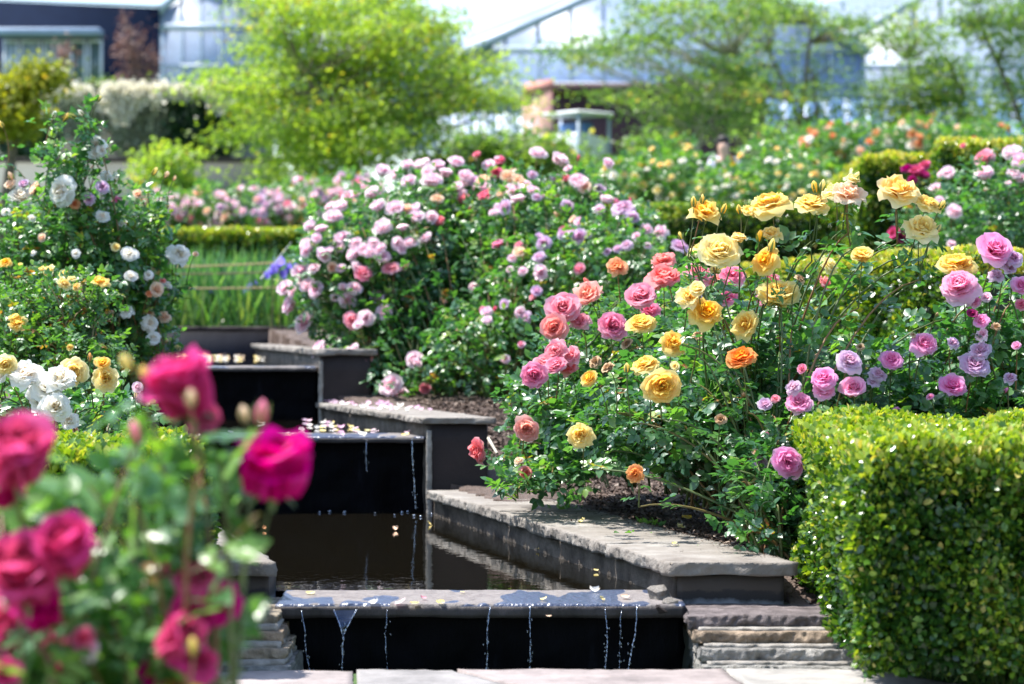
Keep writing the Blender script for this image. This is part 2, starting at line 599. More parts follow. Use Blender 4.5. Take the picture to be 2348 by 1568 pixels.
def rough_block(quad_bot, z0, z1, nx, ny, nzv, jit=.006, edge=.012, seed=0, scale=18, top_rough=.0015):
    """a riven stone slab: four ground corners (ccw from above), subdivided box with broken edges"""
    q = [np.array(c, float) for c in quad_bot]
    def at(u, v):
        return (q[0] * (1 - u) * (1 - v) + q[1] * u * (1 - v) + q[2] * u * v + q[3] * (1 - u) * v)
    idx = {}
    V, F = [], []
    cen = sum(q) / 4
    def vert(i, j, k):
        key = (i, j, k)
        if key not in idx:
            u, v, w_ = i / nx, j / ny, k / nzv
            xy = at(u, v)
            z = z0 + (z1 - z0) * w_
            side = i in (0, nx) or j in (0, ny)
            p = np.array([xy[0], xy[1], z])
            if side:
                out = np.array([xy[0] - cen[0], xy[1] - cen[1]])
                if i in (0, nx) and j not in (0, ny):
                    e = at(1, v) - at(0, v)
                    out = e / np.linalg.norm(e) * (1 if i else -1)
                elif j in (0, ny) and i not in (0, nx):
                    e = at(u, 1) - at(u, 0)
                    out = e / np.linalg.norm(e) * (1 if j else -1)
                else:
                    out = out / np.linalg.norm(out)
                a = nz(p, scale, seed) * edge + nz(p, scale * 3.1, seed + 9) * jit
                a -= .35 * edge * (1 - math.sin(PI * (.15 + .7 * w_)))
                p[:2] += out * a
            if k in (0, nzv):
                p[2] += nz(p, 5, seed + 3) * top_rough * (1.2 if k else 4) + nz(p, 30, seed + 5) * top_rough * .6
            idx[key] = len(V)
            V.append(p)
        return idx[key]
    for i in range(nx):
        for j in range(ny):
            F.append([vert(i, j, nzv), vert(i + 1, j, nzv), vert(i + 1, j + 1, nzv), vert(i, j + 1, nzv)])
            F.append([vert(i, j + 1, 0), vert(i + 1, j + 1, 0), vert(i + 1, j, 0), vert(i, j, 0)])
    for k in range(nzv):
        for i in range(nx):
            F.append([vert(i, 0, k), vert(i + 1, 0, k), vert(i + 1, 0, k + 1), vert(i, 0, k + 1)])
            F.append([vert(i + 1, ny, k), vert(i, ny, k), vert(i, ny, k + 1), vert(i + 1, ny, k + 1)])
        for j in range(ny):
            F.append([vert(0, j + 1, k), vert(0, j, k), vert(0, j, k + 1), vert(0, j + 1, k + 1)])
            F.append([vert(nx, j, k), vert(nx, j + 1, k), vert(nx, j + 1, k + 1), vert(nx, j, k + 1)])
    return np.array(V), np.array(F)


# ------------------------------------------------------------------ the ground
KY = [7.0, 7.62, 11.2, 13.4, 18.0]
KXR = [.62, .49, -.43, -1.10, -1.95]
KXL = [-.72, -.74, -1.66, -2.34, -3.6]


def xr(D):
    return float(np.interp(D, KY, KXR))


def xl(D):
    return float(np.interp(D, KY, KXL))


def gz(x, y):
    z = np.interp(y, [0, 7.25, 7.45, 7.8, 8.2, 11.25, 12.5, 13.4, 14.6, 17.9, 21, 22.3, 28, 34, 60, 2000],
                  [-.012, -.012, .05, .2, .235, .275, .57, .62, .87, .985, 1.05, 1.3, 1.7, 1.95, 3.0, 3.0])
    return float(z)


def build_ground():
    ys = np.concatenate([[-30, -5, 0, 3, 5], np.arange(6, 7, .2), np.arange(7.0, 13.0, .04), np.arange(13, 19, .12), np.arange(19, 40, 1.0), [45, 60, 100, 250, 900, 1800]])
    xs = np.concatenate([[-1500, -500, -150, -60, -30, -15, -8], np.arange(-5, -2.6, .2), np.arange(-2.6, 2.2, .04), np.arange(2.2, 6, .3), [8, 15, 30, 60, 150, 500, 1500]])
    V = []
    for y in ys:
        for x in xs:
            z = gz(x, y)
            if 7.35 < y < 19 and abs(x) < 6:
                z += .012 * nz((x, y, 0), 3) + .011 * nz((x, y, 0), 11) + .008 * nz((x, y, 0), 27)
            if 7.08 < y < 7.7 and -.95 < x < .86:
                z = -.3
            elif 7.62 <= y < 18.1 and xl(y) - .12 < x < xr(y) + .12:
                z = -.3
            V.append((x, y, z))
    nx, ny = len(xs), len(ys)
    F = [(j * nx + i, j * nx + i + 1, (j + 1) * nx + i + 1, (j + 1) * nx + i) for j in range(ny - 1) for i in range(nx - 1)]
    o = link("ground", raw_mesh("ground", V, F, None, True, [ground_mat()]))
    tag(o, kind='structure')


build_ground()

# bark chips on the bed
def chips(name, label, x0, x1, y0, y1, n, size=(.006, .018)):
    T, k = [], 0
    while len(T) < n:
        x, y = rng.uniform(x0, x1), rng.uniform(y0, y1)
        if y < 7.62:
            continue
        if xl(y) - .5 < x < xr(y) + .45 and y < 18:
            continue
        T.append((x, y, gz(x, y) + .006 + .012 * nz((x, y, 0), 3) + .011 * nz((x, y, 0), 11)))
    T = np.array(T)
    tv = np.array([(-.3, -1, 0), (.3, -1, 0.05), (.35, 0, .12), (-.3, 0, .1), (-.2, 1, 0), (.28, .9, .03)], float)
    tf = np.array([(0, 1, 2, 3), (3, 2, 5, 4)])
    d = rand_dirs(n)
    d[:, 2] *= .35
    nn = rand_dirs(n) * .5 + np.array([0, 0, 1])
    o = link(name, scatter(name, tv, tf, T, frames(d, nn), rng.uniform(*size, n), rng.random(n) ** 1.3, [M_CHIP]))
    tag(o, label, 'mulch', kind='stuff')


chips("bark_mulch", "brown bark mulch covering the rose bed", -.9, 1.7, 7.6, 13.2, 46000)

def crumbs():
    n = 700
    y = rng.uniform(7.75, 10.9, n)
    x = np.array([xr(v) for v in y]) + .40 - np.abs(rng.normal(0, .035, n)) - (rng.random(n) < .12) * rng.uniform(0, .3, n)
    T = np.stack([x, y, np.full(n, .2665)], 1)
    tv = np.array([(-.4, -.8, 0), (.4, -.7, .05), (.35, 0, .25), (-.3, 0, .22), (-.2, .8, 0), (.28, .7, .05)], float)
    tf = np.array([(0, 1, 2, 3), (3, 2, 5, 4)])
    d = rand_dirs(n)
    d[:, 2] *= .2
    o = link("soil_crumbs", scatter("soil_crumbs", tv, tf, T, frames(d, rand_dirs(n) * .3 + np.array([0, 0, 1])), rng.uniform(.002, .009, n), rng.random(n) * .6, [M_CHIP]))
    tag(o, "dark soil crumbs spilled on the lower coping", 'soil crumbs', kind='stuff')


# ------------------------------------------------------------------ paving, steps, walls of the channel
def paving():
    mb_V, mb_F, mb_A, off = [], [], [], 0
    far = 7.075
    # (x0 far, x0 near, x1 far, x1 near)
    cuts = [(-1.6, -1.6), (-1.02, -1.0), (-.46, -.44), (-.17, .02), (.62, .66), (1.06, 1.27)]
    cols = [.5, .1, .9, .05, .55]
    for i in range(len(cuts) - 1):
        (a0, a1), (b0, b1) = cuts[i], cuts[i + 1]
        g = .006
        yf = far + .006 * math.sin(i * 3.1)
        q = [(a1 + g, 6.74), (b1 - g, 6.74), (b0 - g, yf), (a0 + g, yf)]
        V, F = rough_block(q, -.05, .0 + .003 * math.sin(i * 5), 26, 14, 2, jit=.003, edge=.008, seed=i * 7, scale=9, top_rough=.004)
        mb_V.append(V); mb_F.append(F + off); mb_A.append(np.full(len(V), cols[i])); off += len(V)
    xs = np.arange(-1.6, 1.9, .58)
    for r_ in range(8):
        y1 = 6.73 - r_ * .62
        if y1 < 2:
            break
        for x in xs:
            V, F = rough_block([(x + .006 + .2 * (r_ % 2), y1 - .61), (x + .574 + .2 * (r_ % 2), y1 - .61), (x + .574 + .2 * (r_ % 2), y1), (x + .006 + .2 * (r_ % 2), y1)], -.05, 0, 6, 6, 1, seed=r_ + x)
            mb_V.append(V); mb_F.append(F + off); mb_A.append(np.full(len(V), rng.random())); off += len(V)
    me = raw_mesh("paving", np.concatenate(mb_V), np.concatenate(mb_F), {'rnd': np.concatenate(mb_A)}, False, [M_PAVE])
    o = link("paving", me)
    tag(o, kind='structure')


paving()


def course_stack(label, x_in, x_out, side, layers):
    """battered stack of stone courses; side +1: the stack lies to the right of the basin"""
    t = thing("stone_stack", label, "stone stack", ((x_in + x_out) / 2, 7.4, 0))
    ox, oy = (x_in + x_out) / 2, 7.4
    for i, (z0, z1, yf, xi, c) in enumerate(layers):
        q = [(min(xi, x_out) - ox, yf - oy), (max(xi, x_out) - ox, yf - oy), (max(xi, x_out) - ox, 7.78 - oy), (min(xi, x_out) - ox, 7.78 - oy)]
        V, F = rough_block(q, z0, z1, 110, 20, 7, jit=.009, edge=.016, seed=i * 5 + side * 3, scale=19, top_rough=.004)
        me = raw_mesh("stone_course", V, F, {'rnd': np.full(len(V), c)}, False, [M_COURSE])
        link("stone_course", me, t)
    # mortar between the courses, set back
    mb_V, mb_F, off = [], [], 0
    zs = [l[1] for l in layers]
    for i, (z0, z1, yf, xi, c) in enumerate(layers[:-1]):
        za, zb = z1 - .004, layers[i + 1][0] + .004
        xi2 = xi - side * -.018
        xo = x_out - side * .01
        q = [(min(xi2, xo) - ox, yf + .035 - oy), (max(xi2, xo) - ox, yf + .035 - oy), (max(xi2, xo) - ox, 7.76 - oy), (min(xi2, xo) - ox, 7.76 - oy)]
        V, F = rough_block(q, za, zb, 40, 12, 2, jit=.008, edge=.012, seed=i * 3 + 40, scale=30)
        mb_V.append(V); mb_F.append(F + off); off += len(V)
    link("mortar", raw_mesh("mortar", np.concatenate(mb_V), np.concatenate(mb_F), None, False, [M_MORTAR]), t)
    return t


L_R = [(-.16, .002, 7.12, .562, 1.0), (.007, .045, 7.19, .556, .98), (.050, .086, 7.26, .545, .33), (.091, .128, 7.33, .535, .78)]
course_stack("four rough stone courses stepping up beside the right clipped hedge", .5, 1.12, 1, L_R)
L_L = [(-.16, .0, 7.12, -.655, .98), (.012, .045, 7.19, -.672, .12), (.058, .088, 7.26, -.69, .3), (.1, .132, 7.33, -.708, .05)]
course_stack("rough stone courses partly behind the magenta roses", -.7, -1.1, -1, L_L)


def off_poly(fun, D0, D1, w_, side, over=0.0):
    """inner edge follows fun(D); returns quad ccw"""
    a0, a1 = fun(D0), fun(D1)
    if side > 0:
        return [(a0 - over, D0), (a0 + w_, D0), (a1 + w_, D1), (a1 - over, D1)]
    return [(a0 - w_, D0), (a0 + over, D0), (a1 + over, D1), (a1 - w_, D1)]


def channel_wall(label, fun, side, D0, D1, zw, ztop, width, zlow, thick=.042, nslab=4, edge=.02, backw=None):
    cx, cy = fun(D0), D0
    t = thing("channel_wall", label, "stone wall", (cx, cy, 0))
    loc = lambda q: [(x - cx, y - cy) for x, y in q]
    Ds = np.linspace(D0, D1, nslab + 1) + np.concatenate([[0], rng.uniform(-.12, .12, nslab - 1), [0]])
    bw = backw if backw is not None else width
    for i in range(nslab):
        a, b = Ds[i] + (.005 if i else 0), Ds[i + 1] - .005
        f = lambda D: width + (bw - width) * (D - D0) / (D1 - D0)
        q = [(fun(a), a), (fun(a) + side * f(a), a), (fun(b) + side * f(b), b), (fun(b), b)]
        if side < 0:
            q = [q[1], q[0], q[3], q[2]]
        V, F = rough_block(loc(q), ztop - thick, ztop + rng.uniform(-.0025, .0025), 20, 90, 5, jit=.007, edge=edge * .55, seed=i * 3 + D0, scale=24, top_rough=.0022)
        s = link("coping_slab", raw_mesh("coping_slab", V, F, None, False, [M_COPE]), t)
    # wall under the slabs, wet and rough
    q = [(fun(D0 + .05) + side * .035, D0 + .05), (fun(D0 + .05) + side * (width - .05), D0 + .05), (fun(D1) + side * (bw - .05), D1), (fun(D1) + side * .035, D1)]
    if side < 0:
        q = [q[1], q[0], q[3], q[2]]
    V, F = rough_block(loc(q), zlow, ztop - thick - .0005, 8, 160, 14, jit=.005, edge=.006, seed=D0 + 31, scale=22)
    link("wall_face", raw_mesh("wall_face", V, F, None, False, [M_PIERW]), t)
    # smooth pier at the front end, 4 mm proud
    q = [(fun(D0) + side * .03, D0 + .028), (fun(D0) + side * (width - .04), D0 + .028), (fun(D0) + side * (width - .04), D0 + .3), (fun(D0) + side * .03, D0 + .3)]
    if side < 0:
        q = [q[1], q[0], q[3], q[2]]
    V, F = rough_block(loc(q), zlow, ztop - thick - .002, 20, 8, 8, jit=.001, edge=.003, seed=D0 + 11, scale=8)
    link("pier", raw_mesh("pier", V, F, None, False, [M_PIERS if D0 < 8 else M_PIER]), t)
    if D0 > 8:
        mb = MB()
        x = fun(D0) + side * .026
        V, F = rough_block(loc([(x - .012, D0 + .02), (x + .014, D0 + .02), (x + .014, D0 + .06), (x - .012, D0 + .06)]), zlow, ztop - thick - .03, 2, 2, 30, jit=.005, edge=.008, seed=D0 + 3, scale=20)
        link("mortar", raw_mesh("mortar", V, F, None, False, [M_MORTAR]), t)
    return t


def pier_w():
    """wall side above the water: pale rough stone, dark wet band with algae"""
    m = rough_mat("damp_rough_wall", [(.35, (.025, .021, .018)), (.5, (.085, .07, .057)), (.68, (.17, .145, .12))], scale=9, bump=.8, bscale=38, rough=.75, stretch=(1, .6, 1))
    return m


def pier_s():
    """front pier: dark stains above a lime-white foot"""
    m, t = new_mat("stained_pier_render")
    tc = N(t, "ShaderNodeTexCoord")
    sx = N(t, "ShaderNodeSeparateXYZ")
    t.links.new(tc.outputs['Object'], sx.inputs[0])
    n = N(t, "ShaderNodeTexNoise", Scale=14, Detail=7, Roughness=.65)
    t.links.new(tc.outputs['Object'], n.inputs['Vector'])
    a = N(t, "ShaderNodeMath", operation='MULTIPLY_ADD')
    t.links.new(n.outputs['Fac'], a.inputs[0])
    a.inputs[1].default_value = .06
    t.links.new(sx.outputs['Z'], a.inputs[2])
    mr = N(t, "ShaderNodeMapRange")
    mr.inputs['From Min'].default_value = .11
    mr.inputs['From Max'].default_value = .25
    t.links.new(a.outputs[0], mr.inputs['Value'])
    r = ramp(t, mr.outputs[0], [(.1, (.24, .25, .26)), (.36, (.17, .18, .20)), (.48, (.02, .019, .02)), (.64, (.025, .022, .022)), (.70, (.06, .047, .038)), (1, (.05, .04, .033))])
    p = N(t, "ShaderNodeBsdfPrincipled")
    p.inputs['Roughness'].default_value = .85
    t.links.new(r.outputs[0], p.inputs['Base Color'])
    b = N(t, "ShaderNodeBump")
    b.inputs['Strength'].default_value = .5
    b.inputs['Distance'].default_value = .008
    t.links.new(n.outputs['Fac'], b.inputs['Height'])
    t.links.new(b.outputs[0], p.inputs['Normal'])
    o = N(t, "ShaderNodeOutputMaterial")
    t.links.new(p.outputs[0], o.inputs[0])
    return m


M_PIERW = pier_w()
M_PIERS = pier_s()
Z1, Z2, Z3 = .144, .493, .782
channel_wall("pale stone coping and stained pier running beside the lowest pool", xr, 1, 7.6, 11.05, Z1, .262, .405, -.1, nslab=5)
channel_wall("pale stone coping wall on the left of the lowest pool", xl, -1, 7.6, 11.05, Z1, .262, .30, -.1, nslab=3)
channel_wall("stone coping strewn with pink petals above the tall dark pier", xr, 1, 11.12, 13.5, Z2, .588, .335, -.1, thick=.03, nslab=3, edge=.025, backw=.3)
channel_wall("stone coping wall left of the middle pool behind white roses", xl, -1, 11.12, 13.5, Z2, .588, .30, -.1, thick=.03, nslab=2)
channel_wall("short stone coping beside the topmost pool under pink roses", xr, 1, 13.35, 17.9, Z3, .885, .34, .1, thick=.035, nslab=3, edge=.03)
channel_wall("stone coping wall left of the topmost pool", xl, -1, 13.5, 17.9, Z3, .885, .3, .1, thick=.035, nslab=2)


M_LIP_SHADE = rough_mat("shaded_lip_front", [(.35, (.018, .015, .016)), (.7, (.05, .042, .042))], scale=9, bump=.5, rough=.5, stretch=(1, 1, .3))  # shade on the lip's front face, put into the colour


def weir(label, x0, x1, y0, y1, zt, zb, thick, matlip=None):
    t = thing("weir", label, "weir", ((x0 + x1) / 2, y0, zb))
    ox, oy = (x0 + x1) / 2, y0
    V, F = rough_block([(x0 - ox, 0), (x1 - ox, 0), (x1 - ox, y1 - y0), (x0 - ox, y1 - y0)], zt - thick - zb, zt - zb, 90, 20, 3, jit=.002, edge=.008, seed=y0, scale=7, top_rough=.002)
    link("lip", raw_mesh("lip", V, F, None, False, [matlip or M_LIP]), t)
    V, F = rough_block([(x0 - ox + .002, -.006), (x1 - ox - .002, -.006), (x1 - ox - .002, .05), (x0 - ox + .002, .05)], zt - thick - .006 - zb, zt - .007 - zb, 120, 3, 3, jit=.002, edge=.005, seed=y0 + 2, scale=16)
    link("lip_front_shade", raw_mesh("lip_front_shade", V, F, None, False, [M_LIP_SHADE]), t)  # added dark strip standing in for shade on the lip front
    V, F = rough_block([(x0 - ox, .06), (x1 - ox, .06), (x1 - ox, .2), (x0 - ox, .2)], 0, zt - thick - .001 - zb, 60, 2, 20, jit=.006, edge=.015, seed=y0 + 5, scale=10)
    link("weir_face", raw_mesh("weir_face", V, F, None, False, [M_BLACK]), t)
    return t


weir("front weir of wet slate blotched with blue water films", -.735, .535, 7.47, 7.88, Z1 + .003, -.3, .036)
weir("middle weir with black face and thin wet lip", -1.72, -.40, 11.2, 11.62, Z2 + .003, .05, .022)
weir("small uppermost weir with shiny lip and black face", -2.42, -1.08, 13.35, 13.8, Z3 + .003, .4, .02)

# basin in front of the first weir
mb = MB()
mb.box(-.95, .86, 7.09, 7.62, -.32, -.29)
o = mb.build("basin", M_BLACK)
tag(o, kind='structure')


def pool(name, D0, D1, z, r=.04):
    xs = []
    n = 24
    V = []
    for i in range(n + 1):
        D = D0 + (D1 - D0) * i / n
        V += [(xl(D) - r, D, z), (xr(D) + r, D, z)]
    F = [(2 * i, 2 * i + 1, 2 * i + 3, 2 * i + 2) for i in range(n)]
    o = link(name, raw_mesh(name, V, F, None, False, [M_WATER]))
    tag(o, kind='structure')


pool("pool_water", 7.87, 11.28, Z1)
pool("pool_water", 11.6, 13.43, Z2)
pool("pool_water", 13.78, 18.03, Z3)

# the wall that closes the channel
t = thing("channel_end_wall", "low dark slate wall closing the channel under the green irises", "wall", (-2.6, 18, 0))
mb = MB()
mb.box(-1.6, 1.0, .02, .3, .5, .975)
mb.build("wall_face", M_DWALL, t)
V, F = rough_block([(-1.62, 0), (1.02, 0), (1.02, .34), (-1.62, .34)], .975, 1.012, 50, 6, 2, edge=.012)
link("coping", raw_mesh("coping", V, F, None, False, [M_PIER]), t)
# golden debris at the foot of that wall

# ------------------------------------------------------------------ rose blooms, buds, leaves
def rose_mesh(name, n, seed, open_=1.0, nu=5, nv=5, ruffle=.05, cup=1.0):
    """a many-petalled rose facing +Z, about 1 across; slot 0 petals, slot 1 green calyx"""
    r_ = np.random.default_rng(seed)
    V, F, A, MI = [], [], [], []
    off = 0
    for i in range(n):
        t = (i + .5) / n
        az = i * 2.39996 + r_.normal(0, .25)
        tilt = R((6 + 92 * t ** 1.25 * open_) + r_.normal(0, 5 + 7 * t))
        L = (.26 + .30 * t ** .8) * (1 + r_.normal(0, .09))
        Wd = .15 + .21 * t ** .9 + r_.normal(0, .015)
        ph = r_.uniform(0, 6)
        us = np.linspace(0, 1, nu)
        th = tilt * (.25 + .95 * us) + (r_.uniform(.0, .5) * us ** 3 * (1 if t > .4 else -.6))
        rr = np.concatenate([[0], np.cumsum(np.sin(th[1:]) * L / (nu - 1))]) + .015 + .05 * t
        zz = np.concatenate([[0], np.cumsum(np.cos(th[1:]) * L / (nu - 1))]) - .10 - .06 * t + .03 * (1 - t)
        for a in range(nu):
            u = us[a]
            wd = Wd * (.35 + .9 * math.sin(PI * min(1, .18 + .62 * u)) ** .8) * (1 if a < nu - 1 else .72)
            rc = max(.085 + .5 * t * cup, .09)
            for b in range(nv):
                v = -1 + 2 * b / (nv - 1)
                phi = v * wd / rc
                x = rr[a] - rc * (1 - math.cos(phi)) * (.9 if t < .5 else .45)
                y = rc * math.sin(phi) if abs(phi) < 1.5 else rc * math.copysign(1, phi)
                z = zz[a] + ruffle * math.sin(3.2 * v + ph) * u * u + .035 * abs(v) * u - (.03 * (abs(v) > .9) * (a == nu - 1))
                x += ruffle * .6 * math.sin(4.1 * v + ph * 2) * u * u
                ca, sa = math.cos(az), math.sin(az)
                V.append((x * ca - y * sa, x * sa + y * ca, z))
                A.append(min(1, max(0, t * .75 + .35 * u - .1 + r_.normal(0, .03))))
        for a in range(nu - 1):
            for b in range(nv - 1):
                k = off + a * nv + b
                F.append((k, k + 1, k + nv + 1, k + nv))
                MI.append(0)
        off += nu * nv
    # calyx: hip and five sepals
    for k in range(6):
        for j in range(4):
            an = k * PI / 3
            rad = [.02, .06, .055, .03][j]
            V.append((rad * math.cos(an), rad * math.sin(an), [-.27, -.22, -.15, -.1][j]))
            A.append(.5)
    for k in range(6):
        for j in range(3):
            k2 = (k + 1) % 6
            F.append((off + k * 4 + j, off + k2 * 4 + j, off + k2 * 4 + j + 1, off + k * 4 + j + 1))
            MI.append(1)
    off += 24
    for k in range(5):
        an = k * 2 * PI / 5 + .3
        ca, sa = math.cos(an), math.sin(an)
        pts = [(.04, -.13, .05), (.17, -.17, .045), (.28, -.24, .012)]
        for (r0, z0, w0) in pts:
            V.append((r0 * ca - w0 * sa, r0 * sa + w0 * ca, z0)); A.append(.5)
            V.append((r0 * ca + w0 * sa, r0 * sa - w0 * ca, z0)); A.append(.5)
        for j in range(2):
            q = off + 2 * j
            F.append((q, q + 1, q + 3, q + 2)); MI.append(1)
        off += 6
    V = np.array(V)
    pet = V[:n * nu * nv]
    sc_ = .5 / np.percentile(np.linalg.norm(pet[:, :2], axis=1), 97)
    V *= sc_
    V[:, 2] *= .95
    me = raw_mesh(name, V, F, {'pt': A, 'rnd': A}, True, [PET['Y'], M_SEPAL], MI)
    return me


def bud_mesh(name, seed, open_=.3):
    """a furled bud pointing +Z, 1 tall"""
    r_ = np.random.default_rng(seed)
    V, F, A, MI = [], [], [], []
    prof = [(0, .0), (.17, .08), (.24, .3), (.22, .55), (.15, .78), (.05, .95), (0, 1.0)]
    S = 10
    for (rad, z) in prof:
        for k in range(S):
            an = k * 2 * PI / S + z * 1.5
            q = rad * (1 + .12 * math.sin(an * 2.5 + z * 6)) * (1 + open_ * z)
            V.append((q * math.cos(an), q * math.sin(an), z)); A.append(.15 + .6 * z)
    for j in range(len(prof) - 1):
        for k in range(S):
            F.append((j * S + k, j * S + (k + 1) % S, (j + 1) * S + (k + 1) % S, (j + 1) * S + k))
            MI.append(1 if j < 1 else 0)
    off = len(V)
    for k in range(5):
        an = k * 2 * PI / 5
        ca, sa = math.cos(an), math.sin(an)
        out = r_.uniform(.0, .3)
        pts = [(.17, .02, .09), (.265, .3, .10), (.26 + out * .4, .6, .06), (.2 + out, .95 - out * .5, .012)]
        for (r0, z0, w0) in pts:
            V.append((r0 * ca - w0 * sa, r0 * sa + w0 * ca, z0)); A.append(.3)
            V.append((r0 * ca + w0 * sa, r0 * sa - w0 * ca, z0)); A.append(.3)
        for j in range(3):
            q = off + 2 * j
            F.append((q, q + 1, q + 3, q + 2)); MI.append(1)
        off += 8
    return raw_mesh(name, V, F, {'pt': A, 'rnd': A}, True, [PET['Y'], M_SEPAL], MI)


ROSES = {
    'globe': [rose_mesh("rose", 36, s, o, 7, 6, ruffle=.03, cup=.7) for s, o in ((14, .42), (15, .5), (16, .36))],
    'full': [rose_mesh("rose", 62, s, o, 6, 5, ruffle=.06) for s, o in ((1, 1.0), (2, .9), (3, 1.05))],      # rosette
    'cup': [rose_mesh("rose", 42, s, o, 6, 5, ruffle=.03, cup=.8) for s, o in ((4, .72), (5, .62), (6, .8))],  # globular
    'loose': [rose_mesh("rose", 26, s, o, 6, 6, ruffle=.09) for s, o in ((7, 1.05), (8, .95), (9, 1.1))],     # few wavy petals
    'far': [rose_mesh("rose", 18, s, o, 4, 4, ruffle=.04) for s, o in ((10, .95), (11, .8))],
    'bud': [bud_mesh("rosebud", s, o) for s, o in ((1, .1), (2, .5), (3, .25))],
}

BLOOM_NAMES = {'W': 'white bloom', 'I': 'cream bloom', 'Y': 'yellow bloom', 'O': 'orange-yellow bloom', 'C': 'coral bloom', 'K': 'rose pink bloom',
               'P': 'pale pink bloom', 'H': 'hot pink bloom', 'M': 'mauve bloom', 'L': 'very pale mauve bloom', 'B': 'peach blush bloom',
               'G': 'magenta bloom', 'X': 'crimson bloom', 'S': 'withered brown bloom', 'T': 'orange bloom', 'V': 'violet bloom'}


def add_bloom(parent, pos, size, col, kind, facing, origin, spin=None, flat=1.0, main=None):
    me = random.choice(ROSES[kind])
    o = bpy.data.objects.new("rosebud" if kind == 'bud' else "rose", me)
    COL.objects.link(o)
    o.parent = parent
    f = Vector(facing).normalized()
    q = f.to_track_quat('Z', 'Y') @ Matrix.Rotation(random.uniform(0, 6.28) if spin is None else spin, 3, 'Z').to_quaternion()
    o.rotation_mode = 'QUATERNION'
    o.rotation_quaternion = q
    o.location = Vector(pos) - Vector(origin)
    if kind in ('cup', 'far'):
        size *= 1.06
    elif kind != 'bud':
        size *= .92
    o.scale = (size * random.uniform(.9, 1.08), size * random.uniform(.88, 1.1), size * flat)
    o.material_slots[0].link = 'OBJECT'
    o.material_slots[0].material = PET[col]
    if main and col != main:
        o['label'] = BLOOM_NAMES[col] if kind != 'bud' else BLOOM_NAMES[col].replace('bloom', 'bud')
    return o


def leaflet(nx=2, ny=4, w_=.34, serr=.0, droop=.18, fold=.14):
    V, F = [], []
    for j in range(ny + 1):
        u = j / ny
        wd = w_ * math.sin(PI * min(1.0, (u * .93 + .04)) ** .82) if 0 < j < ny else (.03 if j == 0 else .0)
        for i in range(nx + 1):
            v = -1 + 2 * i / nx
            ww = wd * (1 + (serr if j % 2 else -serr))
            V.append((v * ww, u, fold * abs(v) * ww / w_ * .6 - droop * u * u + .02 * math.sin(u * 9 + v)))
    for j in range(ny):
        for i in range(nx):
            k = j * (nx + 1) + i
            F.append((k, k + 1, k + nx + 2, k + nx + 1))
    return np.array(V), np.array(F)


def compound(seed, ny=4, five=True, serr=.0):
    r_ = np.random.default_rng(seed)
    Vs, Fs, off = [], [], 0
    specs = [(.60, 0, .44), (.56, 62, .36), (.56, -62, .36), (.28, 68, .30), (.28, -68, .30)]
    if not five:
        specs = specs[:3]
    for (y0, an, L) in specs:
        v, f = leaflet(2, ny, serr=serr)
        a = R(an + r_.normal(0, 7))
        tiltx = r_.normal(0, .22)
        roll = r_.normal(0, .3)
        v = v * L * r_.uniform(.88, 1.12)
        v = v @ np.array(Matrix.Rotation(roll, 3, 'Y')).T @ np.array(Matrix.Rotation(tiltx, 3, 'X')).T @ np.array(Matrix.Rotation(-a, 3, 'Z')).T
        v = v + np.array([0, y0, -.1 * y0 * y0])
        Vs.append(v); Fs.append(f + off); off += len(v)
    # rachis
    v = np.array([(-.006, 0, 0), (.006, 0, 0), (-.006, .3, -.01), (.006, .3, -.01), (-.005, .62, -.038), (.005, .62, -.038)])
    f = np.array([(0, 1, 3, 2), (2, 3, 5, 4)])
    Vs.append(v); Fs.append(f + off)
    return np.concatenate(Vs), np.concatenate(Fs)


LEAF_N = [compound(s, 5, True, .07) for s in (1, 2, 3, 4)]
LEAF_M = [compound(s, 3, True) for s in (5, 6, 7)]
LEAF_F = [compound(s, 2, False) for s in (8, 9)]


def foliage_mesh(name, T, D_, Nn, S, rnd, mats, templates):
    """several templates merged into one mesh"""
    ms = []
    n = len(T)
    pick = rng.integers(0, len(templates), n)
    Vs, Fs, As, off = [], [], [], 0
    Rm = frames(D_, Nn)
    for k, (tv, tf) in enumerate(templates):
        m = pick == k
        if not m.any():
            continue
        V = np.einsum('nij,vj->nvi', Rm[m], tv) * S[m].reshape(-1, 1, 1) + T[m][:, None, :]
        nv = len(tv)
        F = (tf[None] + (np.arange(m.sum()) * nv)[:, None, None]).reshape(-1, 4) + off
        Vs.append(V.reshape(-1, 3)); Fs.append(F)
        As.append(np.clip(np.repeat(rnd[m], nv) + rng.normal(0, .03, m.sum() * nv), 0, 1))
        off += m.sum() * nv
    return raw_mesh(name, np.concatenate(Vs), np.concatenate(Fs), {'rnd': np.concatenate(As)}, True, mats)


